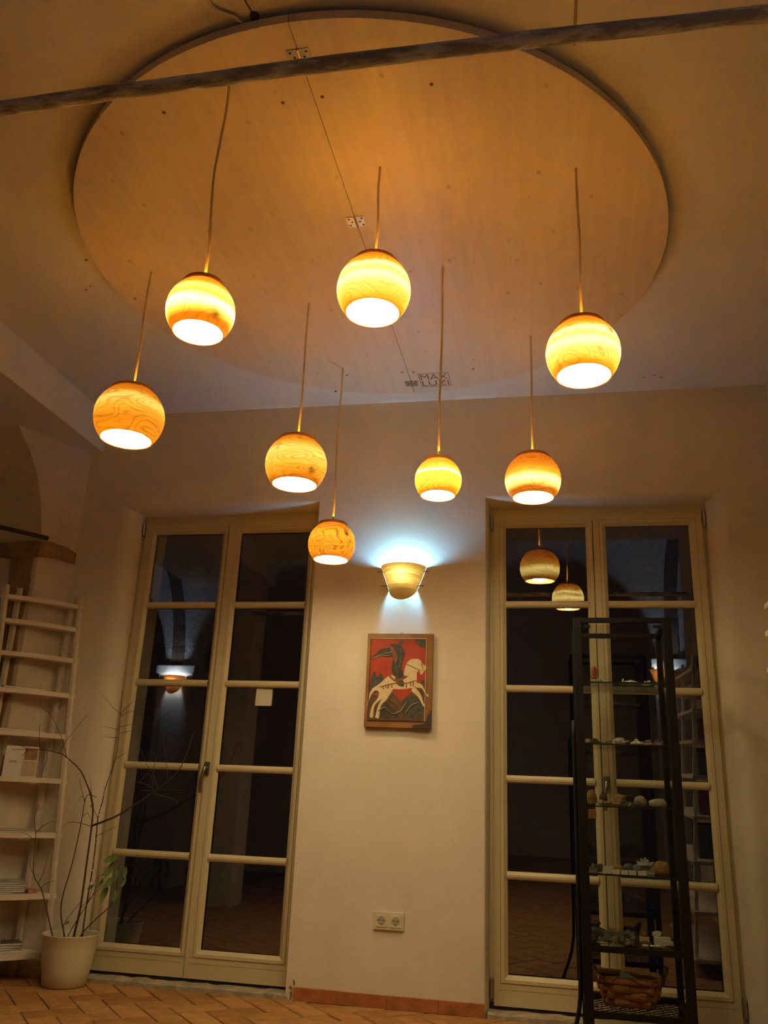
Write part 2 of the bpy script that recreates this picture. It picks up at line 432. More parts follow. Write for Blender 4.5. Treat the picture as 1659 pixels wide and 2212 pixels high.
def left_pier():
    """splayed pier in the left corner with half an arch springing from it"""
    bm = BM()
    dx, dy = KX - XL, KY - 0.0
    L = math.hypot(dx, dy); ux, uy = dx / L, dy / L
    arch = [(0.232, 2.28), (0.25, 2.40), (0.285, 2.55), (0.335, 2.69), (0.41, 2.82), (0.5, 2.935)]
    def S(t, z): return (XL + ux * t, uy * t, z)
    face = [S(0, -.02), S(.232, -.02)] + [S(t, z) for t, z in arch] + [S(0, 2.935)]
    bm.faces.new([bm.verts.new(p) for p in face])
    # jamb and underside of the arch run into the aisle
    edge = [(.232, -.02)] + arch
    for (t0, z0), (t1, z1) in zip(edge, edge[1:]):
        a, b = S(t0, z0), S(t1, z1)
        bm.faces.new([bm.verts.new(p) for p in (a, (a[0] - .68, a[1] + .04, z0), (b[0] - .68, b[1] + .04, z1), b)])
    bm.faces.new([bm.verts.new(p) for p in ((KX - .68, KY + .04, -.02), (KX - .68, 0, -.02), (KX - .68, 0, 2.935), (KX - .68, KY + .04, 2.935))])
    bmesh.ops.remove_doubles(bm, verts=bm.verts[:], dist=1e-4)
    o = struct('wall_left', fixn(bm), OLDPL, 'uneven plastered pier in the left corner with an arch springing from it', 'wall')
    # exposed masonry: impost band and the bare strip below it
    bm = BM()
    e = 0.012
    nrm = Vector((-uy, ux, 0)) * -1
    nrm = Vector((0.89, -0.45, 0))
    def B(t, z, off=e): p = Vector(S(t, z)) + nrm * off; return tuple(p)
    top = [(0.0, 2.272), (.06, 2.292), (.12, 2.296), (.18, 2.300), (.240, 2.285)]
    bot = [(.240, 2.195), (.18, 2.205), (.12, 2.21), (.06, 2.205), (0.0, 2.205)]
    bm.faces.new([bm.verts.new(B(t, z)) for t, z in top + bot])
    k = Vector(B(.240, 2.285)); k2 = Vector(B(.240, 2.195))
    far = [k + Vector((-.08, -.004, .004)), k + Vector((-.25, -.004, -.004)), k + Vector((-.5, 0, -.02)), k2 + Vector((-.5, 0, 0)), k2 + Vector((-.3, -.004, .012)), k2 + Vector((-.12, -.004, -.01))]
    vs = [bm.verts.new(p) for p in [k] + far + [k2]]
    bm.faces.new(vs)
    bmesh.ops.remove_doubles(bm, verts=bm.verts[:], dist=1e-4)
    r = bmesh.ops.extrude_face_region(bm, geom=bm.faces[:])
    for v in r['geom']:
        if isinstance(v, bmesh.types.BMVert): v.co += Vector((-.03, .03, 0))
    obj('impost', fixn(bm), BRICKM, o)
    # bare masonry strip on the jamb
    bm = BM()
    pts = [(-.03, 2.20), (-.17, 2.20), (-.15, 2.0), (-.155, 1.8), (-.11, 1.5), (-.12, 1.2), (-.05, 1.15), (-.02, 1.4), (-.035, 1.8), (-.02, 2.0)]
    prism(bm, [(KX + x, z) for x, z in pts], KY - .006, KY + .03, 'y')
    obj('bare_strip', fixn(bm), BRICKM, o)
    return o
left_pier()
# tie rod from the pier into the aisle
tag(obj('tie_rod', tube(BM(), [(KX + .06, KY - .02, 2.30), (KX - .25, KY - .45, 2.30), (KX - .9, KY - 1.35, 2.30)], 0.013, 8), mat('dark_iron_rod', (.07, .055, .04), .8, .4, 20, .5, 50)), 'dark iron tie rod entering the left corner pier above its masonry band', 'tie rod')
# far pier carrying the beam (seen only in reflections)
struct('wall_left_pier', bx(-3.18, -2.83, -3.3, -2.98, 0, 2.935), OLDPL, 'plastered pier carrying the near end of the beam', 'wall')
struct('wall_aisle', bx(XA - .2, XA, YR, 0.0, 0, 3.6), OLDPL, 'plastered far wall of the side aisle', 'wall')
struct('wall_right', bx(XR, XR + .3, -3.4, 0.0, -0.02, 3.6), PLASTER, 'plastered wall at the right edge', 'wall')
struct('wall_right_return', bx(XR + .3, 2.8, -3.4, -3.2, -0.02, 3.6), OLDPL, 'plastered return wall beside the rear right bay', 'wall')
struct('wall_right_rear', bx(2.6, 2.8, YR, -3.4, -0.02, 3.6), OLDPL, 'plastered wall of the rear right bay', 'wall')
struct('wall_rear', bx(XA, 2.8, YR - .2, YR, 0, 3.6), OLDPL, 'plastered wall at the dark end of the room', 'wall')
struct('ceiling_rear', bx(XA, 2.8, YR, -3.3, 3.5, 3.6), CEILP, 'ceiling over the rear of the room', 'ceiling')
struct('ceiling_aisle', bx(XA, -3.62, -3.3, 0, 3.5, 3.6), CEILP, 'ceiling over the side aisle', 'ceiling')

# vaulted piers with their own sconce behind the camera, as mirrored in the door glass
def vault_pier(x, y, label):
    root = thing('vault_pier', label, 'pier', (x, y, 0), kind='structure')
    obj('shaft', bx(-.20, .20, -.20, .20, 0, 2.16, .01), OLDPL, root)
    obj('capital', bx(-.225, .225, -.225, .225, 2.16, 2.25, .012), mat('pale_stone', (.55, .5, .42), .9, .2, 10), root)
    rings = []
    prof = [(0.19, 2.25), (0.205, 2.45), (0.25, 2.68), (0.34, 2.92), (0.48, 3.14), (0.68, 3.32), (0.95, 3.45), (1.2, 3.5)]
    bm = BM(); seg = 24
    for h, z in prof:
        ring = []
        for k in range(seg):
            a = 2 * math.pi * (k + .5) / seg
            c, s = math.cos(a), math.sin(a)
            q = 1.0 / max(abs(c), abs(s)) ** (0.75)
            ring.append(bm.verts.new((h * c * q, h * s * q, z)))
        rings.append(ring)
    for A, B in zip(rings, rings[1:]):
        for k in range(seg): bm.faces.new((A[k], A[(k + 1) % seg], B[(k + 1) % seg], B[k]))
    obj('vault', fixn(bm), mat('limewashed_brick', (.62, .60, .58), .9, .25, 16, .8, 26, stretch=(1, 1, 2.2)), root, smooth=True)
    bm = BM()
    for (h, z), (h2, z2) in zip(prof, prof[1:]):
        q = 1.012
        A = [(-.07, h * q, z), (.07, h * q, z), (.07, h2 * q + .004, z2), (-.07, h2 * q + .004, z2)]
        bm.faces.new([bm.verts.new(p) for p in A])
    bmesh.ops.remove_doubles(bm, verts=bm.verts[:], dist=1e-4)
    obj('brick_rib', fixn(bm), mat('rib_brick', (.20, .13, .08), .9, .4, 26, .8, 40), root)
    return root
vault_pier(-4.08, -4.26, 'limewashed vault pier in the left aisle, mirrored in the left door')
vault_pier(1.27, -5.2, 'limewashed vault pier at the rear right, mirrored in the right door')

# ---- floor: herringbone bricks
FL = struct('floor', bx(XA, 2.8, YR, 0.42, -0.20, -0.006), MORTAR, 'terracotta floor of herringbone bricks', 'floor')
def clip(poly, nx, ny, c):
    out = []
    for i, p in enumerate(poly):
        q = poly[(i + 1) % len(poly)]
        dp, dq = nx * p[0] + ny * p[1] - c, nx * q[0] + ny * q[1] - c
        if dp <= 0: out.append(p)
        if dp * dq < 0:
            t = dp / (dp - dq); out.append((p[0] + (q[0] - p[0]) * t, p[1] + (q[1] - p[1]) * t))
    return out
def brick_mesh(poly, material, c):
    bm = BM(); n = len(poly)
    ins = 0.004
    cx, cy = sum(p[0] for p in poly) / n, sum(p[1] for p in poly) / n
    def sh(p, k):
        d = math.hypot(p[0] - cx, p[1] - cy) or 1
        return (cx + (p[0] - cx) * (1 - k / d), cy + (p[1] - cy) * (1 - k / d))
    lo = [bm.verts.new((p[0] - c[0], p[1] - c[1], -0.012)) for p in poly]
    mi = [bm.verts.new((p[0] - c[0], p[1] - c[1], -0.003)) for p in poly]
    tp = [bm.verts.new((sh(p, ins)[0] - c[0], sh(p, ins)[1] - c[1], 0.0)) for p in poly]
    for A, B in ((lo, mi), (mi, tp)):
        for i in range(n): bm.faces.new((A[i], A[(i + 1) % n], B[(i + 1) % n], B[i]))
    bm.faces.new(tp)
    return fixn(bm)
def build_floor():
    Wt = 0.1255; th = math.radians(-48.7)
    u = (math.cos(th), math.sin(th)); v = (-math.sin(th), math.cos(th))
    ox, oy = -2.213, -0.407
    g = 0.0035
    full = {}
    far = BM()
    mats_ = (TERRA, TERRA2, TERRA3)
    for i in range(-70, 71):
        for j in range(-70, 71):
            k = (i - j) % 4
            if k == 0: a, b, c, d = i, i + 2, j, j + 1
            elif k == 3: a, b, c, d = i, i + 1, j, j + 2
            else: continue
            P = []
            for (s, t) in ((a * Wt + g, c * Wt + g), (b * Wt - g, c * Wt + g), (b * Wt - g, d * Wt - g), (a * Wt + g, d * Wt - g)):
                P.append((ox + u[0] * s + v[0] * t, oy + u[1] * s + v[1] * t))
            cx, cy = sum(p[0] for p in P) / 4, sum(p[1] for p in P) / 4
            if cy < YR - .2 or cx < -3.4 or cx > XR + .3 or cy > .3: continue
            Q = P
            for (nx, ny, cc) in ((0, 1, -0.012), (0, -1, -YR), (1, 0, XR), (-1, 0, 3.4)): Q = clip(Q, nx, ny, cc)
            # keep clear of the corner pier
            if len(Q) < 3: continue
            if cx < XL and cy > -.3: continue
            ar = abs(sum(Q[n][0] * Q[(n + 1) % len(Q)][1] - Q[(n + 1) % len(Q)][0] * Q[n][1] for n in range(len(Q)))) / 2
            if ar < 0.0012: continue
            mi = rnd.randrange(3)
            if cy > -1.0:
                whole = len(Q) == 4 and all((Q[n][0] - P[n][0]) ** 2 + (Q[n][1] - P[n][1]) ** 2 < 1e-10 for n in range(4))
                dz = rnd.uniform(-.0015, .001)
                if whole:
                    key = (k, mi)
                    if key not in full: full[key] = mesh_of('brick', brick_mesh(Q, None, (cx, cy)), mats_[mi])
                    inst('brick', full[key], FL, (cx, cy, dz))
                else:
                    inst('brick', mesh_of('brick', brick_mesh(Q, None, (cx, cy)), mats_[mi]), FL, (cx, cy, dz))
            else:
                vs = [far.verts.new((q[0], q[1], 0.0)) for q in Q]; f = far.faces.new(vs)
                vl = [far.verts.new((q[0], q[1], -0.01)) for q in Q]
                for n in range(len(Q)): far.faces.new((vl[n], vl[(n + 1) % len(Q)], vs[(n + 1) % len(Q)], vs[n]))
    o = obj('bricks_beyond', far, TERRA, FL); o['kind'] = 'stuff'
build_floor()

# ---- rough stone sills under the doors
def sill(x0, x1, name, label):
    bm = BM(); n = 28; rows = []
    for i in range(n + 1):
        x = x0 + (x1 - x0) * i / n
        z = 0.020 + rnd.uniform(-.004, .004); f = -0.004 + rnd.uniform(-.006, .004)
        rows.append([bm.verts.new(p) for p in ((x, f, -.01), (x, f + .003, z * .75), (x, f + .022 + rnd.uniform(-.006, .01), z), (x, .2, z), (x, .2, -.01))])
    for A, B in zip(rows, rows[1:]):
        for k in range(4): bm.faces.new((A[k], B[k], B[k + 1], A[k + 1]))
    struct(name, fixn(bm), STONE, label, 'sill')
sill(-2.475, -1.302, 'trim_2', 'worn stone sill under the left door')
sill(-0.34, 0.83, 'trim_3', 'worn stone sill under the right door')

# ---- clay skirting tiles on the wall between the doors
SK = struct('baseboard_back', bx(-1.270, -.362, -.012, 0.0, 0.002, .055), MORTAR, 'row of red clay skirting tiles between the doors', 'baseboard')
for a, b in ((-1.276, -1.060), (-1.056, -.815), (-.811, -.569), (-.565, -.353)):
    obj('tile', bx(a, b, -.016, -.002, 0.0005, .0575 + rnd.uniform(-.001, .001), .0015), SKIRT, SK)
bm = BM()
for i in range(14):
    x, z = rnd.uniform(-1.302, -1.277), rnd.uniform(0.0, .085)
    s = rnd.uniform(.004, .009)
    r = bmesh.ops.create_icosphere(bm, subdivisions=1, radius=s, matrix=Matrix.Translation((x, .002, z)) @ Matrix.Diagonal((1, .5, 1.6, 1)))
    for vtx in r['verts']: vtx.co += Vector((rnd.uniform(-.004, .004), rnd.uniform(-.001, .001), rnd.uniform(-.004, .004)))
obj('broken_plaster', bm, BRICKM, SK)

# ------------------------------------------------------------------ french doors
MUNT = (1.977, 1.5234, 1.0656, 0.6088)
GT, GB = 2.4147, 0.1685
def rect_frame(bm, x0, x1, z0, z1, w, y0, y1, bev=0.0, wb=None):
    """four bars"""
    wb = w if wb is None else wb
    box(bm, x0, x0 + w, y0, y1, z0, z1, bev); box(bm, x1 - w, x1, y0, y1, z0, z1, bev)
    box(bm, x0 + w, x1 - w, y0, y1, z1 - w, z1, bev); box(bm, x0 + w, x1 - w, y0, y1, z0, z0 + wb, bev)
def bead(bm, x0, x1, z0, z1, w, y_out, y_in):
    """chamfered moulding around a light, mitred: outer edge x0..x1, sloping inwards"""
    o = [(x0, z0), (x1, z0), (x1, z1), (x0, z1)]
    prof = [(0, y_out + .006), (0.0, y_out), (w * .45, y_out), (w, y_in)]
    rings = []
    for d, y in prof:
        rings.append([bm.verts.new((x0 + d, y, z0 + d)), bm.verts.new((x1 - d, y, z0 + d)), bm.verts.new((x1 - d, y, z1 - d)), bm.verts.new((x0 + d, y, z1 - d))])
    for A, B in zip(rings, rings[1:]):
        for k in range(4): bm.faces.new((A[k], A[(k + 1) % 4], B[(k + 1) % 4], B[k]))
def munt(bm, x0, x1, z):
    prof = [(-.019, .112), (-.0185, .098), (-.014, .091), (-.005, .0865), (.005, .0865), (.014, .091), (.0185, .098), (.019, .112)]
    A = [bm.verts.new((x0, y, z + d)) for d, y in prof]; B = [bm.verts.new((x1, y, z + d)) for d, y in prof]
    for k in range(len(prof) - 1): bm.faces.new((A[k], A[k + 1], B[k + 1], B[k]))
def handle(parent, x, z, side):
    h = obj('handle', box(BM(), x - .014, x + .014, .076, .090, z - .034, z + .034, .006), DARKST, parent)
    bm = tube(BM(), [(x, .085, z), (x, .050, z)], .009, 10)
    path = smoothpath([(x, .050, z + .006), (x - .002 * side, .044, z - .015), (x - .010 * side, .040, z - .06), (x - .012 * side, .043, z - .10), (x - .010 * side, .05, z - .128)], 4)
    tube(bm, path, [.0095] * (len(path) - 1) + [.008], 10)
    obj('lever', bm, DARKST, h, smooth=True)
def door(n, xs, glass_x, tilt, label):
    x0, xm, x1 = xs
    root = thing('door_%d' % n, label, 'door', (0, 0, 0), kind='structure')
    bm = BM()   # fixed frame behind the leaves
    box(bm, x0 - .03, x0 + .03, .108, .17, 0.018, 2.545); box(bm, x1 - .03, x1 + .03, .108, .17, 0.018, 2.545)
    box(bm, x0 - .03, x1 + .03, .104, .17, ZT - .03, 2.545)
    obj('frame', bm, DOORP, root)
    bm = BM(); box(bm, x0 - .02, x1 + .02, .097, .14, .02, .045)
    obj('dark_gap_strip', bm, GAPM, root)  # black strip stands for the shade in the open crack under the leaves
    leaves = ((x0, xm - .0015), (xm + .0015, x1))
    for li, ((a, b), (ga, gb)) in enumerate(zip(leaves, glass_x)):
        bm = BM()
        for (p, q, r, s) in ((a, ga - .017, ZB, ZT), (gb + .017, b, ZB, ZT), (ga - .017, gb + .017, GT + .017, ZT), (ga - .017, gb + .017, ZB, GB - .017)):
            box(bm, p, q, YD, .135, r, s)
        leaf = obj('leaf', bm, DOORP, root)
        # fine line above the bottom rail
        obj('groove', bx(a + .02, b - .02, YD - .0004, YD + .002, .1045, .1062), mat('groove_shadow', (.24, .19, .1), .8), leaf)
        bm = BM()
        bead(bm, ga - .034, gb + .034, GB - .034, GT + .034, .034, YD - .0035, YD + .014)
        obj('bead', bm, DOORP, leaf)
        bm = BM()
        rect_frame(bm, ga - .0365, gb + .0365, GB - .0365, GT + .0365, .0022, YD - .0006, YD + .002)
        obj('bead_joint', bm, mat('groove_shadow', (.24, .19, .1), .8), leaf)
        for z in MUNT:
            bm = BM(); munt(bm, ga - .004, gb + .004, z); obj('muntin', bm, DOORP, leaf)
        zs = [GT] + list(MUNT) + [GB]
        for k in range(5):
            zt, zb = zs[k] - (0 if k == 0 else .0165), zs[k + 1] + (0 if k == 4 else .0165)
            bm = BM(); h = zt - zb
            box(bm, ga - .003, gb + .003, -.002, .002, -h / 2 - .003, h / 2 + .003)
            p = obj('pane', bm, PANE, leaf, loc=(0, .116, (zt + zb) / 2)); p.rotation_euler = (tilt, 0, 0)
            p['label'] = 'clear glass pane'
    if True:
        handle(root, xm + .017, 1.062, 1)
    for (hx, s) in ((x0 - .012, -1), (x1 + .012, 1)):
        for z in (2.445, .11):
            bm = BM(); tube(bm, [(hx, .082, z - .038), (hx, .082, z + .038)], .0075, 10)
            box(bm, hx - .003, hx + .009 if s < 0 else hx + .003, .088, .1, z - .042, z + .042)
            obj('hinge', bm, STEEL, root)
    return root
door(1, DOORS[0], ((-2.365, -1.934), (-1.817, -1.395)), 0.0, 'left cream double door of ten glass panes')
door(2, DOORS[1], ((-0.248, 0.187), (0.296, 0.731)), 0.027, 'right cream double door of ten glass panes behind the glass cabinet')
# small beige square stuck on a pane of the left door
tag(obj('sticker', bx(-1.642, -1.548, .1095, .1125, 1.406, 1.501, .006), mat('sticker_paper', (.62, .56, .42), .6)), 'beige square sticker on a pane of the left door', 'sticker')

# ------------------------------------------------------------------ ceiling disc
KS = 1.01382   # lamps and disc as measured, moved out along the view so the disc hangs 5 cm under the ceiling
def ks(p): return CAM + (Vector(p) - CAM) * KS
DX, DY, DZ = ks((-0.730, -1.479, 3.104)); DR = 1.212 * KS
disc = thing('ceiling_disc', 'large round pale wooden disc hung under the ceiling', 'disc', (DX, DY, DZ))
def half(s):
    pts = []
    for k in range(97):
        a = -math.pi / 2 + math.pi * k / 96
        pts.append((s * max(DR * math.cos(a), 0.0012), DR * math.sin(a)))
    bm = BM(); prism(bm, pts, 0.0, 0.032); return fixn(bm)
for s in (-1, 1): obj('half_panel', half(s), SPRUCE, disc)
for (y) in (-2.567, -1.77, -0.384):
    dy = ks((0, y, 0)).y - DY
    bm = BM()
    for s in (-1, 1): box(bm, min(s * .004, s * .036), max(s * .004, s * .036), dy - .030, dy + .030, -.0025, 0.0)
    tube(bm, [(0, dy - .030, -.003), (0, dy + .030, -.003)], .0045, 8)
    h = obj('hinge', bm, STEEL, disc)
    for s in (-1, 1):
        for q in (-.019, 0, .019): obj('screw', tube(BM(), [(s * (.016 if q == 0 else .026), dy + q, -.0022), (s * (.016 if q == 0 else .026), dy + q, -.0036)], .0042, 8), mat('dark_screw', (.08, .06, .04), .5, metal=1.0), h)
for (px, py) in ((354, 243), (611, 222), (696, 209), (932, 182), (1022, 797), (869, 804), (893, 804), (749, 810), (292, 645), (725, 846)):
    a = atz(px, py, DZ); bm = BM()
    lathe(bm, [(0, -.001), (.0065, -.001), (.0065, .004)], 10); o = obj('screw_hole', bm, BURN, disc, loc=(a.x - DX, a.y - DY, 0))
# spacers between disc and ceiling
for (a, r) in ((0.6, .8), (2.2, .8), (3.8, .8), (5.4, .8)):
    obj('spacer', bx(r * math.cos(a) - .05, r * math.cos(a) + .05, r * math.sin(a) - .05, r * math.sin(a) + .05, .032, ZC - DZ), SPRUCE, disc)
# carved maker's mark
def text_mesh(body, size, xscale=1.0):
    cu = bpy.data.curves.new('lettering', 'FONT'); cu.body = body; cu.size = size; cu.align_x = 'CENTER'; cu.align_y = 'CENTER'
    cu.offset = -size * 0.006; cu.resolution_u = 3
    o = bpy.data.objects.new('tmp', cu); C.objects.link(o)
    bpy.context.view_layer.update()
    me = bpy.data.meshes.new_from_object(o.evaluated_get(bpy.context.evaluated_depsgraph_get()))
    bpy.data.objects.remove(o); bpy.data.curves.remove(cu)
    return me
mx_, my_ = ks((-0.5985, -0.412, 0))[:2]
bm = BM()
hw, hh, lw = .083, .077, .0028
for (a, b, c, d) in ((-hw, hw, hh - lw, hh), (-hw, hw, -hh, -hh + lw), (-hw, -hw + lw, -hh, hh), (hw - lw, hw, -hh, hh)):
    box(bm, a, b, c, d, -.0008, .001)
mk = obj('makers_mark', bm, BURN, disc, loc=(mx_ - DX, my_ - DY, 0)); mk['label'] = 'burnt lettering in a box'
for body, dy in (('MAX', -.036), ('LUZI', .036)):
    me = text_mesh(body, .092)
    xs_ = [v.co.x for v in me.vertices]; ys_ = [v.co.y for v in me.vertices]
    sx_ = .148 / (max(xs_) - min(xs_)); sy_ = .058 / (max(ys_) - min(ys_)); cx_ = (max(xs_) + min(xs_)) / 2; cy_ = (max(ys_) + min(ys_)) / 2
    for v in me.vertices: v.co = Vector(((v.co.x - cx_) * sx_, -(v.co.y - cy_) * sy_, -.0009))
    me.materials.clear(); me.materials.append(BURN)
    o = bpy.data.objects.new('lettering', me); C.objects.link(o); o.parent = mk; o.location = (0, dy, 0)

# white cable reaching the disc, hook in the ceiling
bm = tube(BM(), smoothpath([(-.985, -2.86, 3.179), (-.967, -2.77, 3.178), (-.965, -2.72, 3.176), (-.93, -2.69, 3.174), (-.905, -2.672, 3.173), (-.87, -2.60, 3.175)], 5), .0055, 8)
tag(obj('ceiling_cable', bm, mat('white_cable', (.62, .55, .43), .6), smooth=True), 'white cable running over the ceiling to the edge of the disc', 'cable')
bm = tube(BM(), [(-.851, -2.664, 3.19), (-.851, -2.664, 3.172)], [.016, .013], 8); tube(bm, [(-.862, -2.72, 3.181), (-.851, -2.664, 3.178)], .002, 6)
tag(obj('ceiling_hook', bm, mat('dark_iron', (.05, .04, .03), .7)), 'small dark hook in the ceiling above the disc edge', 'hook')
bm = tube(BM(), [(.107, -2.75, 3.181), (.107, -2.41, 3.181)], .004, 6)
tag(obj('ceiling_wire', bm, mat('painted_wire', (.40, .28, .14), .8)), 'thin painted wire on the ceiling right of the disc', 'wire')

# ------------------------------------------------------------------ iron tie rod across the room
a, b = atz(0, 235, 2.6), atz(1659, 30, 2.6)
pts = []
for k in range(41):
    x = -2.85 + (1.2 + 2.85) * k / 40
    t = (x - a.x) / (b.x - a.x)
    pts.append((x, a.y + (b.y - a.y) * t - .012 * math.sin(max(0, min(1, t)) * math.pi), 2.6 + rnd.uniform(-.0015, .0015)))
tag(obj('tie_rod', tube(BM(), pts, [.0178 + .0012 * rnd.random() for _ in pts], 12), RODM, smooth=True), 'long rusty iron tie rod crossing in front of the ceiling disc', 'tie rod')

# ------------------------------------------------------------------ pendant lamps
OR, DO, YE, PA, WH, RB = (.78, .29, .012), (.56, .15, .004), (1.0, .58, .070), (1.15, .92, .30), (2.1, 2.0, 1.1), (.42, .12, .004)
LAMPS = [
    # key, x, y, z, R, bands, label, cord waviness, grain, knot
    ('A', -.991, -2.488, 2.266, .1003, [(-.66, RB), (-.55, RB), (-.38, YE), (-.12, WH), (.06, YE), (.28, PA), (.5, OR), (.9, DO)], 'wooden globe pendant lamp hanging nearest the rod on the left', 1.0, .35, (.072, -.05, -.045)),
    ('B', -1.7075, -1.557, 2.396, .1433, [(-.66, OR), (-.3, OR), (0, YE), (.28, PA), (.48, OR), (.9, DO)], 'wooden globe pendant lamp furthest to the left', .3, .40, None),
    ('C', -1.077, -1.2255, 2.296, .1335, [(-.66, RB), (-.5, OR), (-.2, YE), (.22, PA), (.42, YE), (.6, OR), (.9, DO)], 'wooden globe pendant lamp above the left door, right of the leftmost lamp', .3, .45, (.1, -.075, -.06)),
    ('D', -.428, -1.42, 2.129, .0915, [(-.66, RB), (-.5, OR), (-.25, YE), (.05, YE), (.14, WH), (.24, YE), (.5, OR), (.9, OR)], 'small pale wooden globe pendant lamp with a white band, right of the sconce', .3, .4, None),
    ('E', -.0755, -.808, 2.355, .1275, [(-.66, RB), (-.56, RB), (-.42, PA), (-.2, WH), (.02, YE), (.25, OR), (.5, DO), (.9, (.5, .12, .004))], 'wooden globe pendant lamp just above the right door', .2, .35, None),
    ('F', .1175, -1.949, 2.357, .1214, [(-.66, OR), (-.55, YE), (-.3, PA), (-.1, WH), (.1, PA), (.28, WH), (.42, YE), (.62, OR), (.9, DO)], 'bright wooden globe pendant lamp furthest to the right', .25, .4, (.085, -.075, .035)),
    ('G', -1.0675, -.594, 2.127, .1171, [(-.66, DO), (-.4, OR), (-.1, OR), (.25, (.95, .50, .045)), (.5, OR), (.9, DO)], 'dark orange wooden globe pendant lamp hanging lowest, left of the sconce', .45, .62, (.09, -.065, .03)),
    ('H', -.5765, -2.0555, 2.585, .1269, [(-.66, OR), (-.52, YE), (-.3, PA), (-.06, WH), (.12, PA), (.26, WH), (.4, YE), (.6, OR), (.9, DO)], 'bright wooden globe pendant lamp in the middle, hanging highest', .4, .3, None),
]
def lid_material():
    """translucent lid, added so the bulbs brighten the disc and ceiling"""
    mt, nt, out = nodes('added_uplight_lid')
    t = N(nt, 'ShaderNodeBsdfTranslucent'); t.inputs[0].default_value = (.85, .48, .060, 1)
    nt.links.new(t.outputs[0], out.inputs[0])
    return mt
LID = lid_material()
def lamp(key, x, y, z, R, stops, label, wav, grain, knot):
    root = thing('pendant_lamp', label, 'lamp', (x, y, z), group='turned wood pendant lamps under the disc')
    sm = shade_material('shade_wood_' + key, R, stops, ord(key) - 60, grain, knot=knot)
    rl = random.Random(ord(key))
    a0, a1 = math.asin(.80), -math.asin(.665)
    prof = [(R * math.cos(a0 + (a1 - a0) * k / 26), R * math.sin(a0 + (a1 - a0) * k / 26)) for k in range(27)]
    bm = lathe(BM(), prof, 56)
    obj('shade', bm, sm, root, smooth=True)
    zb = prof[-1][1]; rb = prof[-1][0]
    rim = lathe(BM(), [(rb, zb), (rb * 1.012, zb - .003), (rb * .99, zb - .006), (rb * .955, zb - .004)], 56)
    obj('rim', rim, sm, root, smooth=True)
    zt, rt = prof[0][1], prof[0][0]
    c = lathe(BM(), [(rt * 1.0, zt), (rt * 1.06, zt + .002), (rt * 1.06, zt + .007), (rt * .98, zt + .015), (rt * .88, zt + .0175)], 44)
    obj('collar', c, CAPW, root, smooth=True)
    obj('lid', lathe(BM(), [(rt * .885, zt + .0172), (rt * .5, zt + .018), (.004, zt + .0182)], 36), LID, root, smooth=True)  # see-through plate added to send bulb light upward
    obj('ferrule', lathe(BM(), [(0, zt + .050), (.0045, zt + .050), (.006, zt + .038), (.006, zt + .017), (0, zt + .016)], 14), BRASS, root)
    top = DZ - z + .004
    n = 14; pts = []
    ph, ph2 = rl.uniform(0, 6), rl.uniform(0, 6)
    for k in range(n + 1):
        t = k / n; e = math.sin(math.pi * t)
        pts.append((wav * .011 * e * math.sin(5.0 * t + ph), wav * .006 * e * math.sin(4 * t + ph2), zt + .05 + (top - zt - .05) * t))
    obj('cord', tube(BM(), smoothpath(pts, 3), .0047, 8), CORDM, root, smooth=True)
    rb_ = .5 * R + .012
    b = lathe(BM(), [(0, -rb_)] + [(rb_ * math.cos(q), rb_ * math.sin(q)) for q in [(-80 + 20 * i) * math.pi / 180 for i in range(8)]] + [(.018, rb_ * .98), (.015, rb_ * 1.06), (0, rb_ * 1.06)], 24)
    obj('bulb', b, emit('warm_bulb_' + key, BULB, BULB_L * (.05 / rb_) ** 2), root, smooth=True, loc=(0, 0, -.12 * R))
    obj('socket', lathe(BM(), [(0, zt), (.019, zt), (.019, rb_ * 1.0 - .12 * R), (0, rb_ * 1.0 - .12 * R)], 16), mat('white_socket', (.7, .68, .62), .5), root)
    return root
for L in LAMPS:
    q = ks(L[1:4]); lamp(L[0], q.x, q.y, q.z, L[4] * KS, *L[5:])

# ------------------------------------------------------------------ sconces
def sconce(x, y, z, label, strength_mat, group):
    """half cone of string-wound veneer held by two thin rods; z = height of the shade's upper ends; faces -y when rot = 0"""
    root = thing('wall_sconce', label, 'wall lamp', (x, y, z), group=group)
    nt_ = 32; ns = 12; bm = BM(); grid = []
    for i in range(nt_ + 1):
        th = math.pi * i / nt_
        s = math.sin(th); row = []
        zb = -.130 - .066 * s
        for j in range(ns + 1):
            v = j / ns
            zz = zb * v
            rad = .127 - .049 * (-zz / .130) if -zz < .130 else .078 - .010 * ((-zz - .130) / .066)
            row.append(bm.verts.new((-math.cos(th) * rad, -s * rad - .0008, zz)))
        grid.append(row)
    for A, B in zip(grid, grid[1:]):
        for j in range(ns): bm.faces.new((A[j], A[j + 1], B[j + 1], B[j]))
    obj('shade', bm, MATS['sconce_veneer'], root, smooth=True)
    for zz, h in ((-.028, .145), (-.108, .120)):
        obj('rod', tube(BM(), [(-h, -.022, zz), (h, -.022, zz)], .0024, 8), mat('dark_stick', (.16, .07, .03), .7), root)
    obj('back_plate', bx(-.03, .03, -.012, -.0005, -.115, -.045, .003), mat('white_socket', (.7, .68, .62), .5), root)
    obj('socket', tube(BM(), [(0, -.012, -.09), (0, -.066, -.085)], .014, 12), mat('white_socket', (.7, .68, .62), .5), root)
    b = BM(); bmesh.ops.create_icosphere(b, subdivisions=3, radius=.026)
    for vtx in b.verts: vtx.co.z *= 1.35
    obj('bulb', b, strength_mat, root, smooth=True, loc=(0, -.072, -.045))
    return root
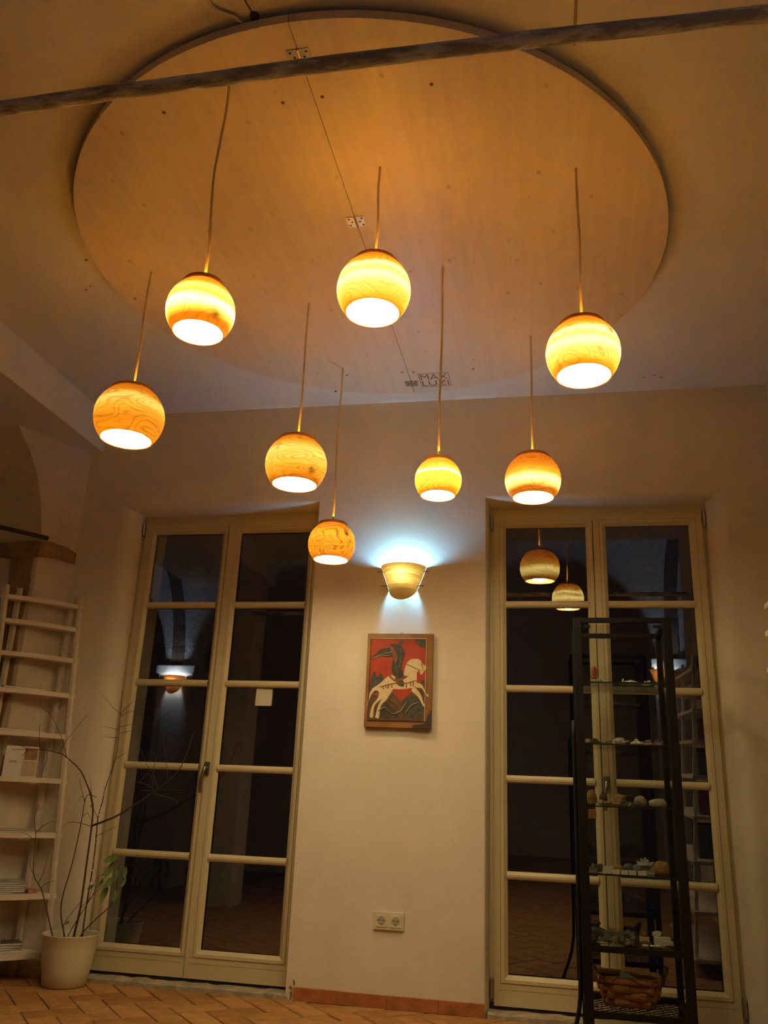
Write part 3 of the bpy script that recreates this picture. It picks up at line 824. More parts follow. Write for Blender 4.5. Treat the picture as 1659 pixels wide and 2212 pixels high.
def veneer():
    mt, nt, out = nodes('sconce_veneer')
    tc = N(nt, 'ShaderNodeTexCoord'); sp = N(nt, 'ShaderNodeSeparateXYZ'); nt.links.new(tc.outputs['Object'], sp.inputs[0])
    mp = N(nt, 'ShaderNodeMapping'); mp.inputs['Scale'].default_value = (3, 3, 170); nt.links.new(tc.outputs['Object'], mp.inputs[0])
    n = N(nt, 'ShaderNodeTexNoise', i_Scale=1.0, i_Detail=3.0); nt.links.new(mp.outputs[0], n.inputs['Vector'])
    r = N(nt, 'ShaderNodeValToRGB'); r.color_ramp.elements[0].position = .33; r.color_ramp.elements[1].position = .68
    r.color_ramp.elements[0].color = (.10, .024, .0022, 1); r.color_ramp.elements[1].color = (.28, .066, .0075, 1)
    nt.links.new(n.outputs[0], r.inputs[0])
    t = N(nt, 'ShaderNodeBsdfTranslucent'); nt.links.new(r.outputs[0], t.inputs[0])
    d = N(nt, 'ShaderNodeBsdfPrincipled'); d.inputs['Base Color'].default_value = (.50, .28, .08, 1); d.inputs['Roughness'].default_value = .6
    mx = N(nt, 'ShaderNodeMixShader'); mx.inputs[0].default_value = .45
    nt.links.new(d.outputs[0], mx.inputs[1]); nt.links.new(t.outputs[0], mx.inputs[2]); nt.links.new(mx.outputs[0], out.inputs[0])
    MATS['sconce_veneer'] = mt
veneer()
sconce(-.806, 0.0, 2.163, 'lit half-cone veneer wall lamp above the painted panel', COLD, 'half-cone wall lamps')
COLD2 = emit('cool_bulb_rear', (0.52, 0.70, 1.0), COOL_L * 1.1)
s2 = sconce(-4.08, -4.058, 2.13, 'half-cone wall lamp on the aisle pier, mirrored in the left door', COLD2, 'half-cone wall lamps'); s2.rotation_euler = (0, 0, math.pi)
s3 = sconce(1.10, -4.998, 2.13, 'half-cone wall lamp on the rear right pier', COLD2, 'half-cone wall lamps'); s3.rotation_euler = (0, 0, math.pi); s3.location.x = 1.27 - .12

# ------------------------------------------------------------------ painted panel between the doors
IX0, IX1, IZ0, IZ1 = -.9861, -.6293, 1.2957, 1.7892
pn = thing('icon_panel', 'painted wooden panel of a rider on a white horse on red ground', 'painting', ((IX0 + IX1) / 2, 0, IZ0))
W_, H_ = IX1 - IX0, IZ1 - IZ0
OCH = mat('icon_ochre', (.36, .17, .045), .55, .3, 9, col2=(.20, .085, .025))
RED = mat('icon_red', (.42, .045, .012), .5, .25, 16)
IVO = mat('icon_ivory', (.68, .53, .30), .55, .12, 40)
DKB = mat('icon_dark', (.085, .065, .04), .55, .5, 60, col2=(.030, .022, .015))
EAR = mat('icon_earth', (.17, .085, .032), .55, .4, 50, col2=(.075, .038, .016))
GRN = mat('icon_greygreen', (.10, .092, .06), .55, .5, 60, col2=(.035, .03, .022))
obj('board', bx(-W_ / 2, W_ / 2, -.030, -.001, 0, H_, .0025), OCH, pn)
def pp(u, v):  # panel fraction (u right, v up)
    return (-W_ / 2 + u * W_, v * H_)
lay = [0]
def paint(name, pts, m_):
    lay[0] += 1
    y = -.0302 - .00012 * lay[0]
    bm = BM(); prism(bm, [pp(*q) for q in pts], y, -.029, 'y')
    return obj(name, fixn(bm), m_, pn)
def curve2(pts, n=5): return [(q.x, q.y) for q in smoothpath([(a, b, 0) for a, b in pts], n)]
paint('red_field', [(.06, .07), (.90, .07), (.905, .945), (.055, .945)], RED)
paint('rocks', curve2([(.06, .42), (.10, .55), (.14, .585), (.17, .52), (.22, .57), (.27, .51), (.30, .42), (.2, .36), (.08, .36)], 3), GRN)
paint('hill', curve2([(.06, .07), (.06, .36), (.18, .33), (.33, .40), (.46, .33), (.55, .28), (.68, .36), (.80, .46), (.90, .48), (.90, .07)], 4), EAR)
paint('dark_hollow', curve2([(.16, .12), (.19, .22), (.30, .27), (.42, .20), (.52, .12), (.34, .09), (.18, .10)], 4), DKB)
paint('bush', curve2([(.58, .14), (.56, .25), (.64, .33), (.78, .32), (.88, .24), (.86, .13), (.7, .10)], 4), GRN)
paint('sky_corner', [(.73, .945), (.75, .90), (.80, .86), (.905, .835), (.905, .945)], GRN)
# horse
paint('horse_body', curve2([(.10, .40), (.22, .46), (.36, .545), (.47, .53), (.56, .54), (.60, .66), (.68, .72), (.80, .72), (.86, .67), (.915, .645), (.90, .62), (.86, .575), (.83, .555), (.80, .60), (.77, .57), (.77, .49), (.74, .43), (.62, .405), (.50, .40), (.42, .40), (.34, .36), (.24, .33), (.19, .38), (.13, .38)], 4), IVO)
paint('hind_leg', curve2([(.22, .42), (.20, .31), (.12, .23), (.085, .12), (.10, .10), (.135, .105), (.15, .22), (.24, .29), (.34, .37)], 4), IVO)
paint('hind_leg', curve2([(.28, .38), (.25, .29), (.205, .22), (.17, .11), (.19, .095), (.225, .10), (.245, .22), (.33, .29), (.42, .40)], 4), IVO)
paint('fore_leg', curve2([(.72, .46), (.80, .47), (.86, .44), (.92, .36), (.95, .355), (.945, .325), (.915, .34), (.85, .41), (.76, .42)], 4), IVO)
paint('fore_leg', curve2([(.70, .45), (.78, .40), (.84, .34), (.885, .255), (.90, .25), (.895, .225), (.865, .24), (.80, .32), (.70, .38)], 4), IVO)
paint('tail', curve2([(.17, .435), (.08, .37), (.045, .25), (.05, .22), (.075, .30), (.12, .365), (.2, .40)], 4), IVO)
# rider with cloak
paint('cloak', curve2([(.035, .725), (.12, .765), (.22, .83), (.36, .84), (.42, .80), (.40, .745), (.28, .745), (.16, .755), (.08, .72)], 4), DKB)
paint('rider', curve2([(.33, .87), (.42, .885), (.52, .865), (.58, .79), (.555, .70), (.54, .62), (.585, .53), (.52, .50), (.42, .55), (.385, .62), (.40, .72), (.36, .80)], 4), DKB)
paint('leg', curve2([(.44, .55), (.50, .52), (.57, .49), (.58, .43), (.50, .44), (.45, .48)], 4), GRN)
paint('head', [(.512 + .036 * math.cos(t * .5236), .905 + .032 * math.sin(t * .5236)) for t in range(12)], mat('icon_skin', (.12, .065, .03), .6))
paint('sash', curve2([(.34, .86), (.40, .85), (.46, .75), (.44, .68), (.40, .74)], 4), mat('icon_rust', (.25, .09, .03), .6, .3, 40))
paint('saddle', curve2([(.36, .555), (.46, .50), (.60, .545), (.62, .525), (.46, .475), (.35, .535)], 4), mat('icon_rust', (.25, .09, .03), .6, .3, 40))
paint('rein', [(.60, .675), (.83, .60), (.83, .595), (.60, .668)], DKB)
paint('strap', curve2([(.22, .425), (.36, .455), (.48, .47), (.62, .47), (.76, .50), (.76, .492), (.62, .46), (.48, .459), (.36, .444), (.22, .415)], 3), mat('icon_rust', (.25, .09, .03), .6, .3, 40))
RST = mat('icon_rust', (.25, .09, .03), .6, .3, 40)
for (u0, v0, L_) in ((.27, .425, .03), (.31, .432, .022), (.345, .44, .035), (.40, .445, .03), (.62, .455, .04), (.68, .47, .03), (.72, .48, .045)):
    paint('tassel', [(u0 - .006, v0), (u0 + .006, v0), (u0 + .008, v0 - L_), (u0 - .008, v0 - L_)], RST)
for q in ([(.10, .735), (.22, .775), (.38, .80)], [(.08, .728), (.20, .755), (.36, .765)], [(.42, .86), (.46, .78), (.45, .68)], [(.50, .85), (.52, .75), (.50, .63)], [(.46, .66), (.45, .60), (.49, .54)]):
    a_ = curve2(q, 5); paint('fold_line', a_ + [(x + .004, y - .006) for x, y in reversed(a_)], mat('icon_fold', (.30, .24, .15), .6))
for q in ([(.83, .695), (.84, .66), (.86, .60)], [(.815, .665), (.87, .655), (.90, .645)]):
    a_ = curve2(q, 4); paint('bridle', a_ + [(x + .008, y - .004) for x, y in reversed(a_)], RST)
for q in ([(.20, .17), (.30, .21), (.42, .15), (.54, .18), (.62, .27)], [(.62, .16), (.70, .24), (.80, .27)], [(.36, .30), (.46, .26), (.52, .22)]):
    a_ = curve2(q, 5); paint('hill_line', a_ + [(x + .006, y - .010) for x, y in reversed(a_)], mat('icon_fold', (.30, .24, .15), .6))
for e_ in ([(.06, .068), (.90, .068), (.90, .074), (.06, .074)], [(.055, .94), (.905, .94), (.905, .946), (.055, .946)], [(.052, .07), (.060, .07), (.060, .945), (.052, .945)], [(.897, .07), (.905, .07), (.907, .945), (.899, .945)]):
    paint('border_line', e_, IVO if e_[0][1] > .9 or e_[0][0] > .8 else DKB)
paint('worn_corner', curve2([(.72, .0), (.74, .03), (.90, .05), (.95, .14), (1.0, .18), (1.0, 0)], 3), DKB)
bm = tube(BM(), smoothpath([(-.008, -.004, H_ - .002), (-.004, -.006, H_ + .011), (.004, -.006, H_ + .005), (.009, -.006, H_ + .009), (.012, -.004, H_ - .002)], 4), .0013, 6)
obj('hanger', bm, DARKST, pn)

# ------------------------------------------------------------------ double socket
so = thing('double_socket', 'cream double power socket low on the wall between the doors', 'socket', (-.8195, 0, .3785))
CREAM = mat('cream_socket', (.66, .59, .43), .35, .03, 8)
obj('surround', bx(-.076, .076, -.011, -.0005, -.0405, .0405, .005), CREAM, so)
for s in (-1, 1):
    cx_ = s * .0355
    ins_ = obj('insert', bx(cx_ - .0275, cx_ + .0275, -.0135, -.010, -.0275, .0275, .0015), CREAM, so)
    bm = BM(); bmesh.ops.create_circle(bm, cap_ends=True, radius=.0195, segments=28, matrix=Matrix.Translation((cx_, -.0137, 0)) @ Matrix.Rotation(math.pi / 2, 4, 'X'))
    obj('well', bm, mat('socket_well', (.42, .37, .26), .5), ins_)
    bm = BM()
    for (dx_, dz_, r_) in ((-.0095, .003, .0028), (.0095, .003, .0028), (-.0185, .002, .0022), (.0185, .002, .0022), (0, .003, .0016), (0.001, -.0155, .0032)):
        bmesh.ops.create_circle(bm, cap_ends=True, radius=r_, segments=10, matrix=Matrix.Translation((cx_ + dx_, -.01385, dz_)) @ Matrix.Rotation(math.pi / 2, 4, 'X'))
    obj('pin_hole', bm, GAPM, ins_)

# ------------------------------------------------------------------ glass cabinet
CX0, CX1, CY0, CY1, CZ = .088, .510, -.640, -.240, 1.750
cab = thing('glass_cabinet', 'tall narrow black metal cabinet with glass shelves of stones', 'cabinet', (0, 0, 0))
pw = .036
for (x, y) in ((CX0, CY0), (CX1 - pw, CY0), (CX0, CY1 - .026), (CX1 - .026, CY1 - .026)):
    q = pw if y == CY0 else .026
    obj('post', bx(x, x + q, y, y + q, 0, CZ, .002), BLACKM, cab)
def rails(z0, z1, w=.022):
    for y in (CY0 + .004, CY1 - .024): obj('rail', bx(CX0 + pw - .002, CX1 - .026, y, y + w, z0, z1), BLACKM, cab)
    for x in (CX0 + .004, CX1 - .026): obj('rail', bx(x, x + w, CY0 + pw - .002, CY1 - .026, z0, z1), BLACKM, cab)
rails(CZ - .021, CZ - .0005); rails(.398, .420); rails(.166, .188)
SH = [1.470, 1.206, .952, .686]
for z in SH:
    obj('glass_shelf', bx(.112, .486, CY0 + .034, CY1 - .03, z - .006, z), SHELFGL, cab)
    bm = BM(); box(bm, .112, .486, CY0 + .0325, CY0 + .0338, z - .006, z); obj('shelf_edge', bm, mat('dark_glass_edge', (.02, .03, .025), .3), cab)
obj('glass_shelf', bx(.112, .486, CY0 + .03, CY1 - .03, .4205, .426), SHELFGL, cab)
obj('side_glass', bx(CX0 + .010, CX0 + .014, CY0 + pw, CY1 - .026, .43, CZ - .03), CABGL, cab)
obj('side_glass', bx(CX1 - .014, CX1 - .010, CY0 + pw, CY1 - .026, .43, CZ - .03), CABGL, cab)
gd = obj('glass_door', bx(CX0 + pw + .002, CX1 - pw - .002, CY0 + .010, CY0 + .014, .43, CZ - .03), CABGL, cab)
lk = obj('lock', bx(CX0 + pw + .003, CX0 + pw + .037, CY0 + .002, CY0 + .010, .900, .936, .002), BRASS, gd)
for x in (CX0 + pw + .01, CX1 - pw - .04): obj('clamp', bx(x, x + .03, CY0 + .006, CY0 + .016, CZ - .045, CZ - .032), BLACKM, gd)
# wire net on the lowest level
bm = BM()
rn = random.Random(3)
cell = .036
def hexv(i, j):
    r2 = random.Random(i * 57 + j * 131)
    return (.118 + i * cell * .5 + r2.uniform(-.004, .004), CY0 + .034 + j * cell * .55 + r2.uniform(-.003, .003))
for j in range(0, 19):
    for i in range(0, 21):
        x, y = hexv(i, j)
        if x > .485 or y > CY1 - .03: continue
        if (i + j) % 2 == 0: nb = [(i + 1, j)]
        else: nb = [(i + 1, j + 1)] if True else []
        if (i + j) % 2 == 1: nb.append((i, j + 1))
        for (k, l) in nb:
            x2, y2 = hexv(k, l)
            if x2 > .487 or y2 > CY1 - .026: continue
            tube(bm, [(x, y, .188), (x2, y2, .188)], .0016, 4, cap=False)
obj('wire_net', bm, BLACKM, cab)
# strip modelled for the cabinet's reflection in the door glass; flared foot is real
bm = tube(BM(), smoothpath([(.078, -.60, 1.30), (.078, -.60, .80), (.076, -.60, .32), (.070, -.60, .20), (.052, -.60, .12), (.030, -.60, .06), (.012, -.60, .012)], 5), .0085, 8)
tube(bm, [(.078, -.60, 1.28), (.094, -.60, 1.28)], .006, 6); tube(bm, [(.077, -.60, .5), (.094, -.60, .5)], .006, 6)
obj('reflection_and_foot', bm, BLACKM, cab, smooth=True)

# ------------------------------------------------------------------ stones in the cabinet
def stone_mat(name, c, c2, rough=.5, scale=25, clear=False):
    return mat(name, c, rough, .2, scale, .5, 50, col2=c2, spec=.5)
QZ = stone_mat('clear_quartz', (.62, .55, .42), (.40, .34, .25), .25)
RQ = stone_mat('rose_stone', (.50, .14, .06), (.36, .08, .03), .25)
PB = stone_mat('pale_beige_stone', (.60, .52, .40), (.42, .34, .24), .6)
AM = stone_mat('amethyst', (.30, .19, .22), (.17, .09, .12), .25)
BR = stone_mat('brown_agate', (.20, .11, .045), (.07, .04, .02), .25)
OC = stone_mat('ochre_stone', (.48, .27, .08), (.28, .14, .04), .6)
GY = stone_mat('grey_stone', (.17, .15, .12), (.06, .055, .05), .5)
PY = stone_mat('pyrite', (.30, .25, .16), (.10, .08, .05), .28)
BK = stone_mat('black_stone', (.035, .033, .03), (.02, .02, .02), .3)
SW = stone_mat('shell_white', (.66, .60, .50), (.50, .44, .35), .5)
def rock(name, label, x, y, z, sx, sy, sz, m_, seed, rough=.22, sub=3, rotz=0., flat=False, cat='stone', group=None):
    """lumpy stone resting on z"""
    r = random.Random(seed); bm = BM(); bmesh.ops.create_icosphere(bm, subdivisions=sub, radius=1.0)
    ph = [(Vector((r.gauss(0, 1), r.gauss(0, 1), r.gauss(0, 1))).normalized(), r.uniform(1.5, 8.5), r.uniform(0, 6)) for _ in range(14)]
    for v in bm.verts:
        n = v.co.normalized(); d = sum(math.sin(q.dot(n) * f + p) / (1 + .3 * f) for q, f, p in ph) / 3
        v.co = n * (1 + rough * 1.35 * d)
        if flat: v.co.z = max(v.co.z, -.45)
    zmin = min(v.co.z for v in bm.verts)
    for v in bm.verts: v.co = Vector((v.co.x * sx, v.co.y * sy, (v.co.z - zmin) * sz))
    top = max(v.co.z for v in bm.verts)
    for v in bm.verts: v.co.z *= (2 * sz) / top
    o = obj(name, bm, m_, smooth=not flat and sub > 2, loc=(x, y, z)); o.rotation_euler.z = rotz
    return tag(o, label, cat, group)
def crystal(bm, base, tip, r, sides=6):
    base, tip = Vector(base), Vector(tip); ax = tip - base
    tube(bm, [base, base + ax * .72, tip], [r, r * .92, .0006], sides)
    return bm
def cluster(name, label, x, y, z, n, size, h, m_, seed):
    r = random.Random(seed); bm = BM()
    for i in range(n):
        a = r.uniform(0, 6.28); d = r.uniform(0, size * .7); ln = h * r.uniform(.5, 1)
        b_ = (d * math.cos(a), d * .7 * math.sin(a), .002)
        crystal(bm, b_, (b_[0] * 1.7, b_[1] * 1.6, max(.012, ln * (1 - .5 * d / size))), r.uniform(.12, .22) * size)
    tube(bm, [(0, 0, 0), (0, 0, .012)], [size * .95, size * .75], 9)
    o = obj(name, fixn(bm), m_, loc=(x, y, z)); return tag(o, label, 'stone')
def shell(name, label, x, y, z, s, m_, tilt=0.0, rotz=0.0):
    """scallop fan with ribs"""
    bm = BM(); grid = []
    for i in range(25):
        a = -1.0 + 2.0 * i / 24; row = []
        for j in range(7):
            v = j / 6; rr = s * v
            row.append(bm.verts.new((rr * math.sin(a), -.30 * s * math.sin(v * 2.6) * (1 - .3 * abs(a)) - .012 * s * math.cos(i * math.pi), rr * math.cos(a))))
        grid.append(row)
    for A, B in zip(grid, grid[1:]):
        for j in range(6): bm.faces.new((A[j], A[j + 1], B[j + 1], B[j]))
    bmesh.ops.remove_doubles(bm, verts=bm.verts[:], dist=1e-6)
    bmesh.ops.solidify(bm, geom=bm.faces[:], thickness=.0015)
    o = obj(name, fixn(bm), m_, smooth=True, loc=(x, y, z)); o.rotation_euler = (tilt, 0, rotz); return tag(o, label, 'shell')
def cpos(px, py, Y):
    return aty(px, py, Y).x
Z1, Z2, Z3, Z4, Z5 = [s + .0006 for s in SH] + [.4266]
# first shelf (top)
Y1 = -.50
bm = BM(); crystal(bm, (0, 0, 0), (.004, 0, .060), .0150, 5)
tag(obj('red_crystal', fixn(bm), RQ, loc=(cpos(1283, 1455, -.44), -.44, Z1 + .0345)), 'red-orange pointed crystal standing on the white crystal, top shelf', 'crystal')
bm = BM(); crystal(bm, (-.048, 0, .012), (.052, 0, .010), .017, 6)
for v in bm.verts: v.co.z = max(v.co.z, 0)
crystal(bm, (-.012, 0, .01), (-.002, 0, .036), .016, 6)
tag(obj('white_crystal', fixn(bm), QZ, loc=(cpos(1298, 1467, -.44), -.44, Z1)), 'milky white lying crystal under the red one, top shelf', 'crystal')
bm = BM(); tube(bm, [(-.05, 0, .012), (0, 0, .014), (.05, 0, .010)], [.006, .017, .006], 8); crystal(bm, (-.034, -.004, .01), (-.034, -.004, .036), .0055, 6)
for v in bm.verts: v.co.z = max(v.co.z, 0)
tag(obj('quartz_bar', fixn(bm), QZ, loc=(cpos(1362, 1466, -.45), -.45, Z1)), 'long pale quartz with one upright point, top shelf', 'crystal')
cluster('quartz_cluster', 'pale quartz cluster of short points, top shelf', cpos(1397, 1466, -.47), -.47, Z1, 11, .024, .034, QZ, 4)
rock('beige_stone', 'small beige stone at the right end of the top shelf', cpos(1424, 1470, -.47), -.47, Z1, .019, .014, .009, PB, 5)
# second shelf
rock('pale_stone', 'pale rounded stone at the left end of the second shelf', .140, -.54, Z2, .012, .012, .011, PB, 11)
rock('brown_geode', 'brown cube-like stone on the second shelf', .172, -.53, Z2, .023, .016, .0135, BR, 12, .25, 2, flat=True)
rock('flint_chip', 'small dark gold chip on the second shelf', .208, -.56, Z2, .013, .01, .006, PY, 13, .3, 2, flat=True)
rock('flint_chip', 'small greenish chip beside the white cone shell, second shelf', .232, -.53, Z2, .016, .012, .009, GY, 14, .3, 2, flat=True)
bm = BM(); tube(bm, [(0, 0, 0), (-.004, 0, .022)], [.013, .002], 10); tag(obj('cone_shell', bm, SW, smooth=True, loc=(.250, -.57, Z2)), 'white cone shell on the second shelf', 'shell')
rock('ribbed_rock', 'greenish white ribbed rock in the middle of the second shelf', .275, -.55, Z2, .021, .016, .0155, SW, 15, .2)
bm = BM(); tube(bm, [(-.018, 0, .004), (.012, 0, .015)], [.0105, .003], 9)
for v in bm.verts: v.co.z = max(v.co.z, 0)
tag(obj('lilac_shell', bm, stone_mat('lilac', (.52, .42, .42), (.38, .28, .30)), smooth=True, loc=(.301, -.575, Z2)), 'lilac white shell lying right of the ribbed rock, second shelf', 'shell')
bm = BM()
for a in range(5): crystal(bm, (0, 0, .006), (.032 * math.cos(a * 1.2566 + .3), .022 * math.sin(a * 1.2566 + .3), .004), .010, 5)
crystal(bm, (0, 0, .004), (-.004, .002, .026), .011, 5)
for v in bm.verts: v.co.z = max(v.co.z, 0)
tag(obj('star_shell', fixn(bm), SW, loc=(.345, -.57, Z2)), 'pale star-shaped shell on the second shelf', 'shell')
cluster('amethyst_cluster', 'purple brown crystal cluster, right of the star shell', .395, -.54, Z2, 12, .026, .034, AM, 18)
cluster('amethyst_cluster', 'purple brown crystal cluster at the right end of the second shelf', .440, -.53, Z2, 11, .024, .038, AM, 19)
# third shelf
rock('banded_agate', 'brown banded agate standing at the left end of the third shelf', .148, -.50, Z3, .022, .012, .033, OC, 21, .14)
rock('split_shell_stone', 'orange brown hollow stone leaning at the left of the third shelf', .147, -.56, Z3, .020, .012, .011, OC, 26, .3)
bm = BM(); lathe(bm, [(.0, 0)] + [(.0185 * math.sin(math.pi * (k / 12) ** .85), .060 * k / 12) for k in range(1, 12)] + [(0, .060)], 20)
tag(obj('polished_egg', bm, BR, smooth=True, loc=(.196, -.53, Z3)), 'dark brown polished pointed egg stone on the third shelf', 'stone')
rock('glass_lump', 'clear grey lump in front of the egg stone, third shelf', .181, -.575, Z3, .013, .01, .0125, QZ, 22, .2)
bm = lathe(BM(), [(0, 0), (.014, .001), (.021, .009), (.0225, .017), (.020, .0175), (.015, .008), (0, .006)], 18)
tag(obj('agate_bowl', bm, OC, smooth=True, loc=(.207, -.58, Z3)), 'small brown agate bowl on the third shelf', 'bowl')
rock('ochre_slice', 'flat ochre slice between bowl and dark geode, third shelf', .246, -.55, Z3, .024, .012, .008, OC, 23, .2)
rock('golden_lump', 'golden yellow rough stone standing behind the geode, third shelf', .268, -.50, Z3, .024, .016, .0265, OC, 24, .35)
bm = BM()
for k in range(9):
    a = k / 9 * 6.283
    bmesh.ops.create_icosphere(bm, subdivisions=1, radius=.0065, matrix=Matrix.Translation((.012 * math.cos(a), 0, .0135 + .0085 * math.sin(a))))
tag(obj('dark_geode', bm, GY, loc=(.278, -.585, Z3 - .0008)), 'ring-like geode with a black hollow, third shelf', 'stone')
rock('brown_block', 'plain brown block behind the rough grey stone, third shelf', .305, -.54, Z3, .022, .014, .0105, stone_mat('brown_block', (.25, .17, .09), (.16, .1, .05)), 25, .08, 1, flat=True)
rock('rough_grey_stone', 'rough grey crumbly stone on the third shelf', .332, -.58, Z3, .021, .014, .0115, GY, 27, .4)
rock('pink_beige_stone', 'rounded pinkish beige stone standing on the third shelf', .352, -.51, Z3, .027, .016, .0235, stone_mat('pink_beige', (.48, .34, .23), (.34, .22, .15)), 28, .15)
rock('black_slab', 'small black slab left of the fan stone, third shelf', .379, -.565, Z3, .018, .012, .0045, BK, 29, .1)
rock('fan_stone', 'beige speckled fan-shaped stone at the right end of the third shelf', .418, -.54, Z3, .033, .016, .0185, PB, 30, .15)
rock('black_slab', 'long black slab in front of the fan stone, third shelf', .416, -.578, Z3, .024, .01, .0035, BK, 31, .1)
# fourth shelf: stones and small white boxes
cluster('pink_quartz', 'pinkish quartz lump at the left end of the fourth shelf', .140, -.55, Z4, 10, .022, .046, stone_mat('pink_quartz', (.50, .38, .32), (.36, .25, .2)), 41)
rock('green_grey_rock', 'grey green rough rock beside the pink quartz, fourth shelf', .165, -.53, Z4, .025, .016, .017, GY, 42, .35)
WBX = [(.193, -.585, .028, .018, 'small white box furthest left on the fourth shelf'), (.2325, -.585, .028, .018, 'second white box from the left, front row of the fourth shelf'), (.266, -.585, .028, .0165, 'third white box from the left, front row of the fourth shelf'), (.2985, -.585, .028, .0165, 'fourth white box from the left, front row of the fourth shelf'), (.336, -.585, .030, .0165, 'white box furthest right, front row of the fourth shelf')]
for (x, y, wd, h, lb) in WBX:
    t = thing('stone_box', lb, 'box', (x, y, Z4), rnd.uniform(-.08, .08), 'small white boxes on the fourth shelf')
    bm = BM(); box(bm, -wd / 2, wd / 2, -.014, .014, 0, .0012)
    for (a_, b_, c_, d_) in ((-wd / 2, wd / 2, -.014, -.013), (-wd / 2, wd / 2, .013, .014), (-wd / 2, -wd / 2 + .001, -.013, .013), (wd / 2 - .001, wd / 2, -.013, .013)): box(bm, a_, b_, c_, d_, .0012, h)
    obj('tray', bm, PAPERW, t)
    r_ = BM(); bmesh.ops.create_icosphere(r_, subdivisions=2, radius=.0085, matrix=Matrix.Translation((0, 0, h - .007)))
    obj('specimen', r_, (PB, OC, GY, QZ, PB)[WBX.index((x, y, wd, h, lb))], t, smooth=True)
o = obj('card_box', bx(-.021, .021, -.013, .013, 0, .026, .0006), PAPERW, loc=(.204, -.545, Z4)); tag(o, 'white lidded box behind the leftmost small box, fourth shelf', 'box')
rock('orange_coral', 'orange brown coral lump in the middle of the fourth shelf', .248, -.53, Z4, .026, .014, .0175, OC, 43, .35)
rock('grey_ammonite', 'dark grey curled fossil on the fourth shelf', .288, -.53, Z4, .022, .014, .021, GY, 44, .15)
rock('grey_ammonite', 'grey rounded fossil right of the dark curled one, fourth shelf', .322, -.53, Z4, .019, .014, .019, stone_mat('mid_grey_stone', (.27, .24, .2), (.14, .12, .1)), 45, .15)
o = obj('white_carton', bx(-.034, .034, -.016, .016, 0, .034, .0008), mat('carton_grey', (.44, .41, .34), .7), loc=(.362, -.48, Z4)); tag(o, 'grey white carton under the pale cluster, fourth shelf', 'box')
cluster('pale_cluster', 'pale green white crystal cluster on the grey carton, fourth shelf', .358, -.48, Z4 + .0346, 14, .036, .036, stone_mat('pale_green', (.47, .45, .36), (.33, .32, .25)), 46)
rock('ochre_rock', 'big ochre rock at the right end of the fourth shelf', .420, -.52, Z4, .030, .018, .0285, OC, 47, .2)
# fifth level
rock('dish_stone', 'grey hollow stone dish at the left end of the fifth level', .155, -.50, Z5, .036, .02, .026, GY, 51, .25)
rock('dark_shard', 'dark pointed shard lying on the hollow stone dish', .142, -.50, Z5 + .0525, .020, .012, .008, BK, 52, .3, 2, flat=True)
pyr = [(.135, -.57, .016, 'left end'), (.160, -.585, .013, 'second from the left'), (.190, -.56, .020, 'beside the flat shell'), (.215, -.585, .014, 'behind the white stick'), (.243, -.575, .018, 'in the middle'), (.268, -.59, .012, 'right of the middle'), (.290, -.57, .018, 'left of the amber stone')]
for i, (x, y, s, lb) in enumerate(pyr):
    rock('pyrite_lump', 'glinting dark pyrite lump, ' + lb + ' of the fifth level row' if 'of' not in lb else 'glinting dark pyrite lump ' + lb + ' on the fifth level', x, y, Z5, s, s * .8, s * .95, PY if i % 2 else GY, 60 + i, .35, 2, flat=True, group='pyrite lumps on the fifth level')
rock('mossy_rock', 'long olive rough rock behind the pyrite lumps, fifth level', .225, -.51, Z5, .045, .016, .024, stone_mat('olive_stone', (.20, .17, .09), (.1, .08, .045)), 70, .35)
rock('smoky_rock', 'dark smoky rough rock right of the olive one, fifth level', .288, -.52, Z5, .027, .016, .0235, stone_mat('smoky', (.11, .09, .08), (.05, .04, .04)), 71, .35)
rock('amber_stone', 'glowing amber brown stone on a cream box, fifth level', .336, -.53, Z5 + .0262, .013, .01, .0115, stone_mat('amber', (.45, .17, .04), (.22, .07, .02), .2), 72, .15)
o = obj('cream_box', bx(-.019, .019, -.013, .013, 0, .026, .0006), mat('cream_card', (.56, .47, .34), .7), loc=(.336, -.53, Z5)); tag(o, 'cream box under the amber stone, fifth level', 'box')
rock('tan_chip', 'tan flat chips pile in front of the cream box, fifth level', .335, -.575, Z5, .026, .012, .009, BR, 73, .4, 2, flat=True)
for (x, y, r_, lb) in ((.333, -.600, .0135, 'left of the three'), (.362, -.597, .0125, 'middle of the three'), (.383, -.590, .0115, 'right of the three')):
    bm = lathe(BM(), [(0, 0), (r_ * .7, 0), (r_, .0025), (r_ * .8, .005), (0, .0065)], 18)
    tag(obj('white_pebble', bm, PAPERW, smooth=True, loc=(x, y, Z5)), 'flat white pebble, ' + lb + ' at the front of the fifth level', 'pebble', 'flat white pebbles')
bm = tube(BM(), [(-.026, 0, .003), (0, .0, .003), (.026, -.002, .003)], [.0015, .003, .0015], 8)
tag(obj('white_stick', bm, SW, smooth=True, loc=(.168, -.603, Z5)), 'thin white selenite stick at the front of the fifth level', 'stick')
o = obj('clear_box', bx(-.032, .032, -.024, .024, 0, .030, .001), mat('frosted_box', (.56, .54, .46), .4), loc=(.405, -.54, Z5)); tag(o, 'whitish plastic box at the right end of the fifth level', 'box')
o = obj('clear_box', bx(-.018, .018, -.011, .011, 0, .022, .001), mat('frosted_box', (.56, .54, .46), .4), loc=(.424, -.585, Z5)); tag(o, 'smaller whitish plastic box in front of the bigger one, fifth level', 'box')
rock('pale_shard', 'pale shard standing on the whitish plastic box, fifth level', .388, -.53, Z5 + .0302, .020, .012, .0105, SW, 74, .3, 2, flat=True)
rock('black_block', 'black block in the front right corner of the fifth level', .425, -.606, Z5, .021, .006, .0055, BK, 75, .08, 1, flat=True)

